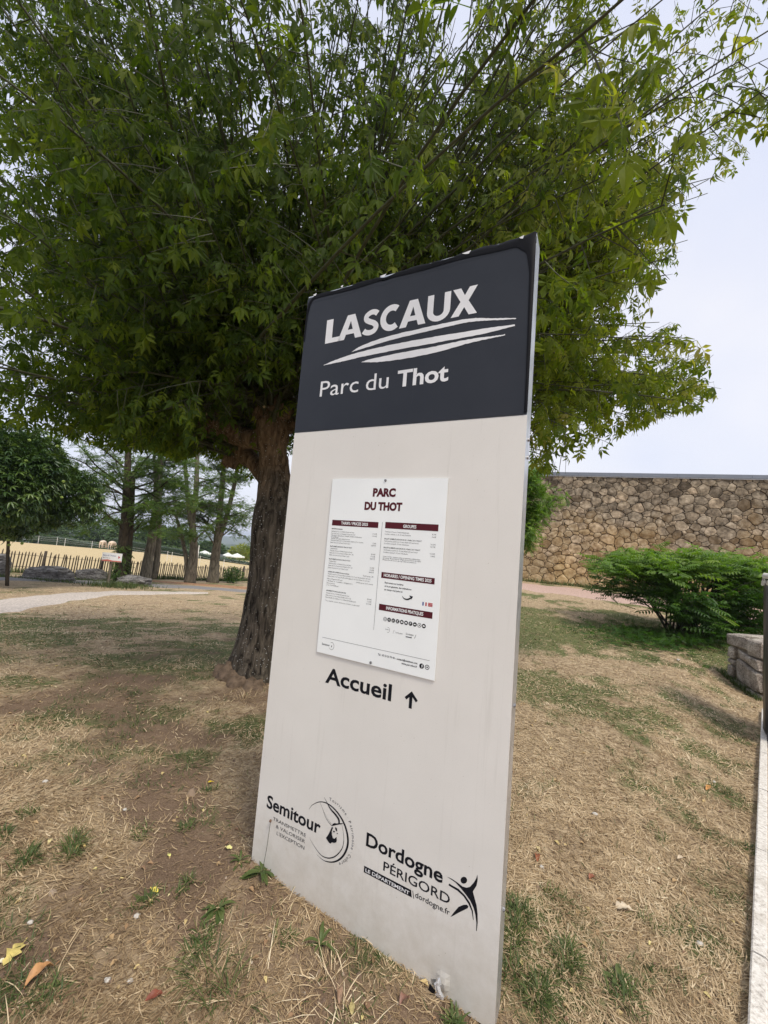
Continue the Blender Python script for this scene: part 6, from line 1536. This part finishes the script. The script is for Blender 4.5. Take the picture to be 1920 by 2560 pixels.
# grass tufts and rosettes
def tuft(px, py, r, h, n, lab, wide=.004, green=.5, spread=.9, name='grass_tuft', cat='grass tuft', grp=None, dark=0):
    x0, y0 = gxy(px, py); z0 = float(zg(x0, y0)); q = np.random.default_rng(int(px*3+py)); a = q.uniform(0, 2*PI, n); rr = r*q.random(n)**.6*.8; a2_ = q.uniform(0, 2*PI)
    lobe = q.normal(0, r*.45, (4, 2))[q.integers(0, 4, n)]; P = np.c_[rr*np.cos(a)*.6+lobe[:, 0], rr*np.sin(a)*.6+lobe[:, 1], np.zeros(n)]; P[:, 2] = zg(x0+P[:, 0], y0+P[:, 1])-z0; el = q.uniform(1.30-spread, 1.35, n); L_ = h*q.uniform(.3, 1.0, n)**1.0; el = np.where(green < -.5, q.uniform(-.02, .5, n), el); curl = q.uniform(.2, 1.5, n)
    az = a+q.normal(0, .9 if green > 0 else .5, n); hd = np.c_[np.cos(az), np.sin(az), 0*az]; sv = np.c_[-np.sin(az), np.cos(az), 0*az]; up = np.array([0, 0, 1.]); w = wide*q.uniform(.7, 1.3, n)[:, None]*sv/2
    c = [P]; e = el.copy()
    for k in range(4): c.append(c[-1]+(hd*np.cos(e)[:, None]+up*np.sin(e)[:, None])*L_[:, None]/4); e = e-curl/4*1.4
    rows = []
    for k, s_ in enumerate((.7, 1., .9, .6)): rows += [c[k]-w*s_, c[k]+w*s_]
    rows.append(c[4]); V = np.stack(rows, 1).reshape(-1, 3); V[:, 2] = np.maximum(V[:, 2], -.002)
    F = (np.array([(0,1,3),(0,3,2),(2,3,5),(2,5,4),(4,5,7),(4,7,6),(6,7,8)])[None]+(np.arange(n)*9)[:, None, None]).reshape(-1, 3)
    o = big_mesh(name, V, F, m_grass if green > 0 else m_straw, tint=np.repeat(np.clip(q.normal(abs(green), .22, n), 0, 1), 9), label=lab, cat=cat, group=grp); o.location = (x0, y0, z0); return o
TG = 'green tufts in the dry lawn'
for a in ((165, 2128, .07, .10, 150, 'largest green grass tuft on the left lawn'), (60, 2040, .06, .06, 90, 'dark low tuft near the left edge above the largest tuft'), (14, 2090, .05, .07, 80, 'green tuft cut by the left edge'), (45, 2165, .07, .09, 120, 'olive fine-bladed tuft below the tuft at the left edge'),
          (330, 1735, .09, .05, 90, 'bright low tuft far left of the trunk foot'), (470, 2215, .05, .05, 70, 'small tuft left of the broad-leaved weed'), (372, 2252, .05, .06, 80, 'tuft with a yellow leaf in the bare patch'), (528, 1978, .04, .05, 60, 'pale tuft with the bright yellow leaf left of the sign'), (360, 2080, .07, .05, 80, 'flat green tuft in the middle of the left lawn'),
          (480, 2070, .06, .05, 70, 'flat tuft between the middle tuft and the sign'), (120, 2480, .05, .06, 70, 'pale tuft at the bottom left beside the curled leaf'), (500, 2360, .07, .07, 90, 'sprawling tuft below the broad-leaved weed'), (700, 2345, .05, .05, 60, 'thin tuft at the left of the sign shadow'),
          (1300, 2330, .10, .10, 160, 'tall green tuft against the right edge of the sign'), (1420, 2400, .10, .09, 170, 'dense green tuft on the right lawn near the sign'), (1530, 2480, .08, .08, 120, 'leafy green tuft at the bottom right of the sign'), (1330, 2490, .09, .10, 140, 'green tuft at the bottom edge beside the sign'),
          (1365, 1808, .05, .04, 60, 'small bright tuft right of the sign at mid height'), (1530, 1880, .05, .04, 60, 'small dark tuft in the right lawn above the pebble'), (1640, 2085, .08, .05, 80, 'flat green tuft right of the middle of the right lawn'), (1650, 1805, .07, .04, 60, 'low tuft near the middle of the right lawn'), (1385, 2240, .06, .06, 70, 'thin green tuft close to the sign edge'), (1620, 2300, .06, .06, 70, 'green tuft beside the pale tan leaf')):
    tuft(*a, grp=TG)
tuft(560, 2480, .15, .16, 120, 'sprawling fine green grass at the bottom left of the sign', wide=.003, spread=1.3, grp=TG)
tuft(600, 1745, .16, .12, 130, 'orange dry grass bunch at the foot of the big tree', wide=.003, green=-.45, spread=1.2)
tuft(505, 1760, .2, .16, 50, 'long dry straws left of the tree foot', wide=.004, green=-.7, spread=1.35)
tuft(800, 2490, .22, .20, 60, 'long pale dry stalks lying under the sign', wide=.003, green=-.75, spread=1.4)
tuft(60, 2530, .12, .16, 50, 'pale dry stalks at the bottom left corner', wide=.003, green=-.8, spread=1.4)
tuft(1140, 2562, .03, .07, 50, 'bright green weed under the lower right corner of the sign', wide=.008, grp=None, spread=.8)
# broad-leaved weeds
def weed(px, py, n, L_, w, lab, stalk=0):
    x0, y0 = gxy(px, py); root = empty('broadleaf_weed', (x0, y0, float(zg(x0, y0))), label=lab, cat='weed'); q = np.random.default_rng(int(px))
    for k in range(n):
        a = 2*PI*k/n+q.normal(0, .3); el = q.uniform(.15, 1.0); l = L_*q.uniform(.6, 1.15); v = []; f = []; m_ = 7
        p = np.zeros(3); e = el; hd = np.array([math.cos(a), math.sin(a), 0]); sv = np.array([-math.sin(a), math.cos(a), 0])
        for i in range(m_+1):
            t = i/m_; ww = w*l*(math.sin(PI*min(1, .08+.92*t))**1.1)*.5+.0006
            v += [tuple(p-sv*ww+[0, 0, ww*.5]), tuple(p-[0, 0, .0]), tuple(p+sv*ww+[0, 0, ww*.5])]
            p = p+(hd*math.cos(e)+np.array([0, 0, 1])*math.sin(e))*l/m_; e -= .22; p[2] = max(p[2], .003)
        for i in range(m_):
            for j in (0, 1): f.append((i*3+j, i*3+j+1, i*3+j+4, i*3+j+3))
        mb = MB(); mb.add(v, f); o = mb.build('leaf', m_grass, root, smooth=True); aa = o.data.attributes.new('tint', 'FLOAT', 'POINT'); aa.data.foreach_set('value', np.full(len(v), q.uniform(.35, .7), np.float32))
    for k in range(stalk):
        mb = MB(); h = .22-.05*k; mb.tube([(0, 0, 0), (.01, 0, h*.5), (.015+.03*k, 0, h)], .0012, n=4); mb.build('stalk', m_shoot, root); mb = MB(); knob(mb, (.015+.03*k, 0, h+.008), .006, k); mb.build('seed_head', m_dead, root)
weed(655, 2185, 12, .10, .22, 'plantain weed with a thin seed stalk at the left foot of the sign', stalk=1)
weed(545, 2275, 14, .085, .20, 'broad-leaved weed left of the sign corner')
weed(800, 2365, 9, .085, .16, 'low weed growing in front of the sign base')
weed(1545, 2455, 9, .08, .25, 'round-leaved weed at the bottom of the right lawn')
weed(600, 2155, 8, .07, .15, 'narrow-leaved weed against the sign edge')

# ------------------------------------------------------------------ haze
mh = bpy.data.materials.new('air haze'); mh.use_nodes = True; nh = mh.node_tree; nh.nodes.clear()
oh = nh.nodes.new('ShaderNodeOutputMaterial'); pv = nh.nodes.new('ShaderNodeVolumePrincipled')
pv.inputs['Color'].default_value = (.80, .88, 1.0, 1); pv.inputs['Density'].default_value = .00042; pv.inputs['Anisotropy'].default_value = .0
nh.links.new(pv.outputs[0], oh.inputs['Volume'])
mb = MB(); mb.box((0, 0, (-70+16)/2), (13000, 13000, 86)); mb.build('haze', mh, kind='stuff', label='thin blue summer haze over the valley')
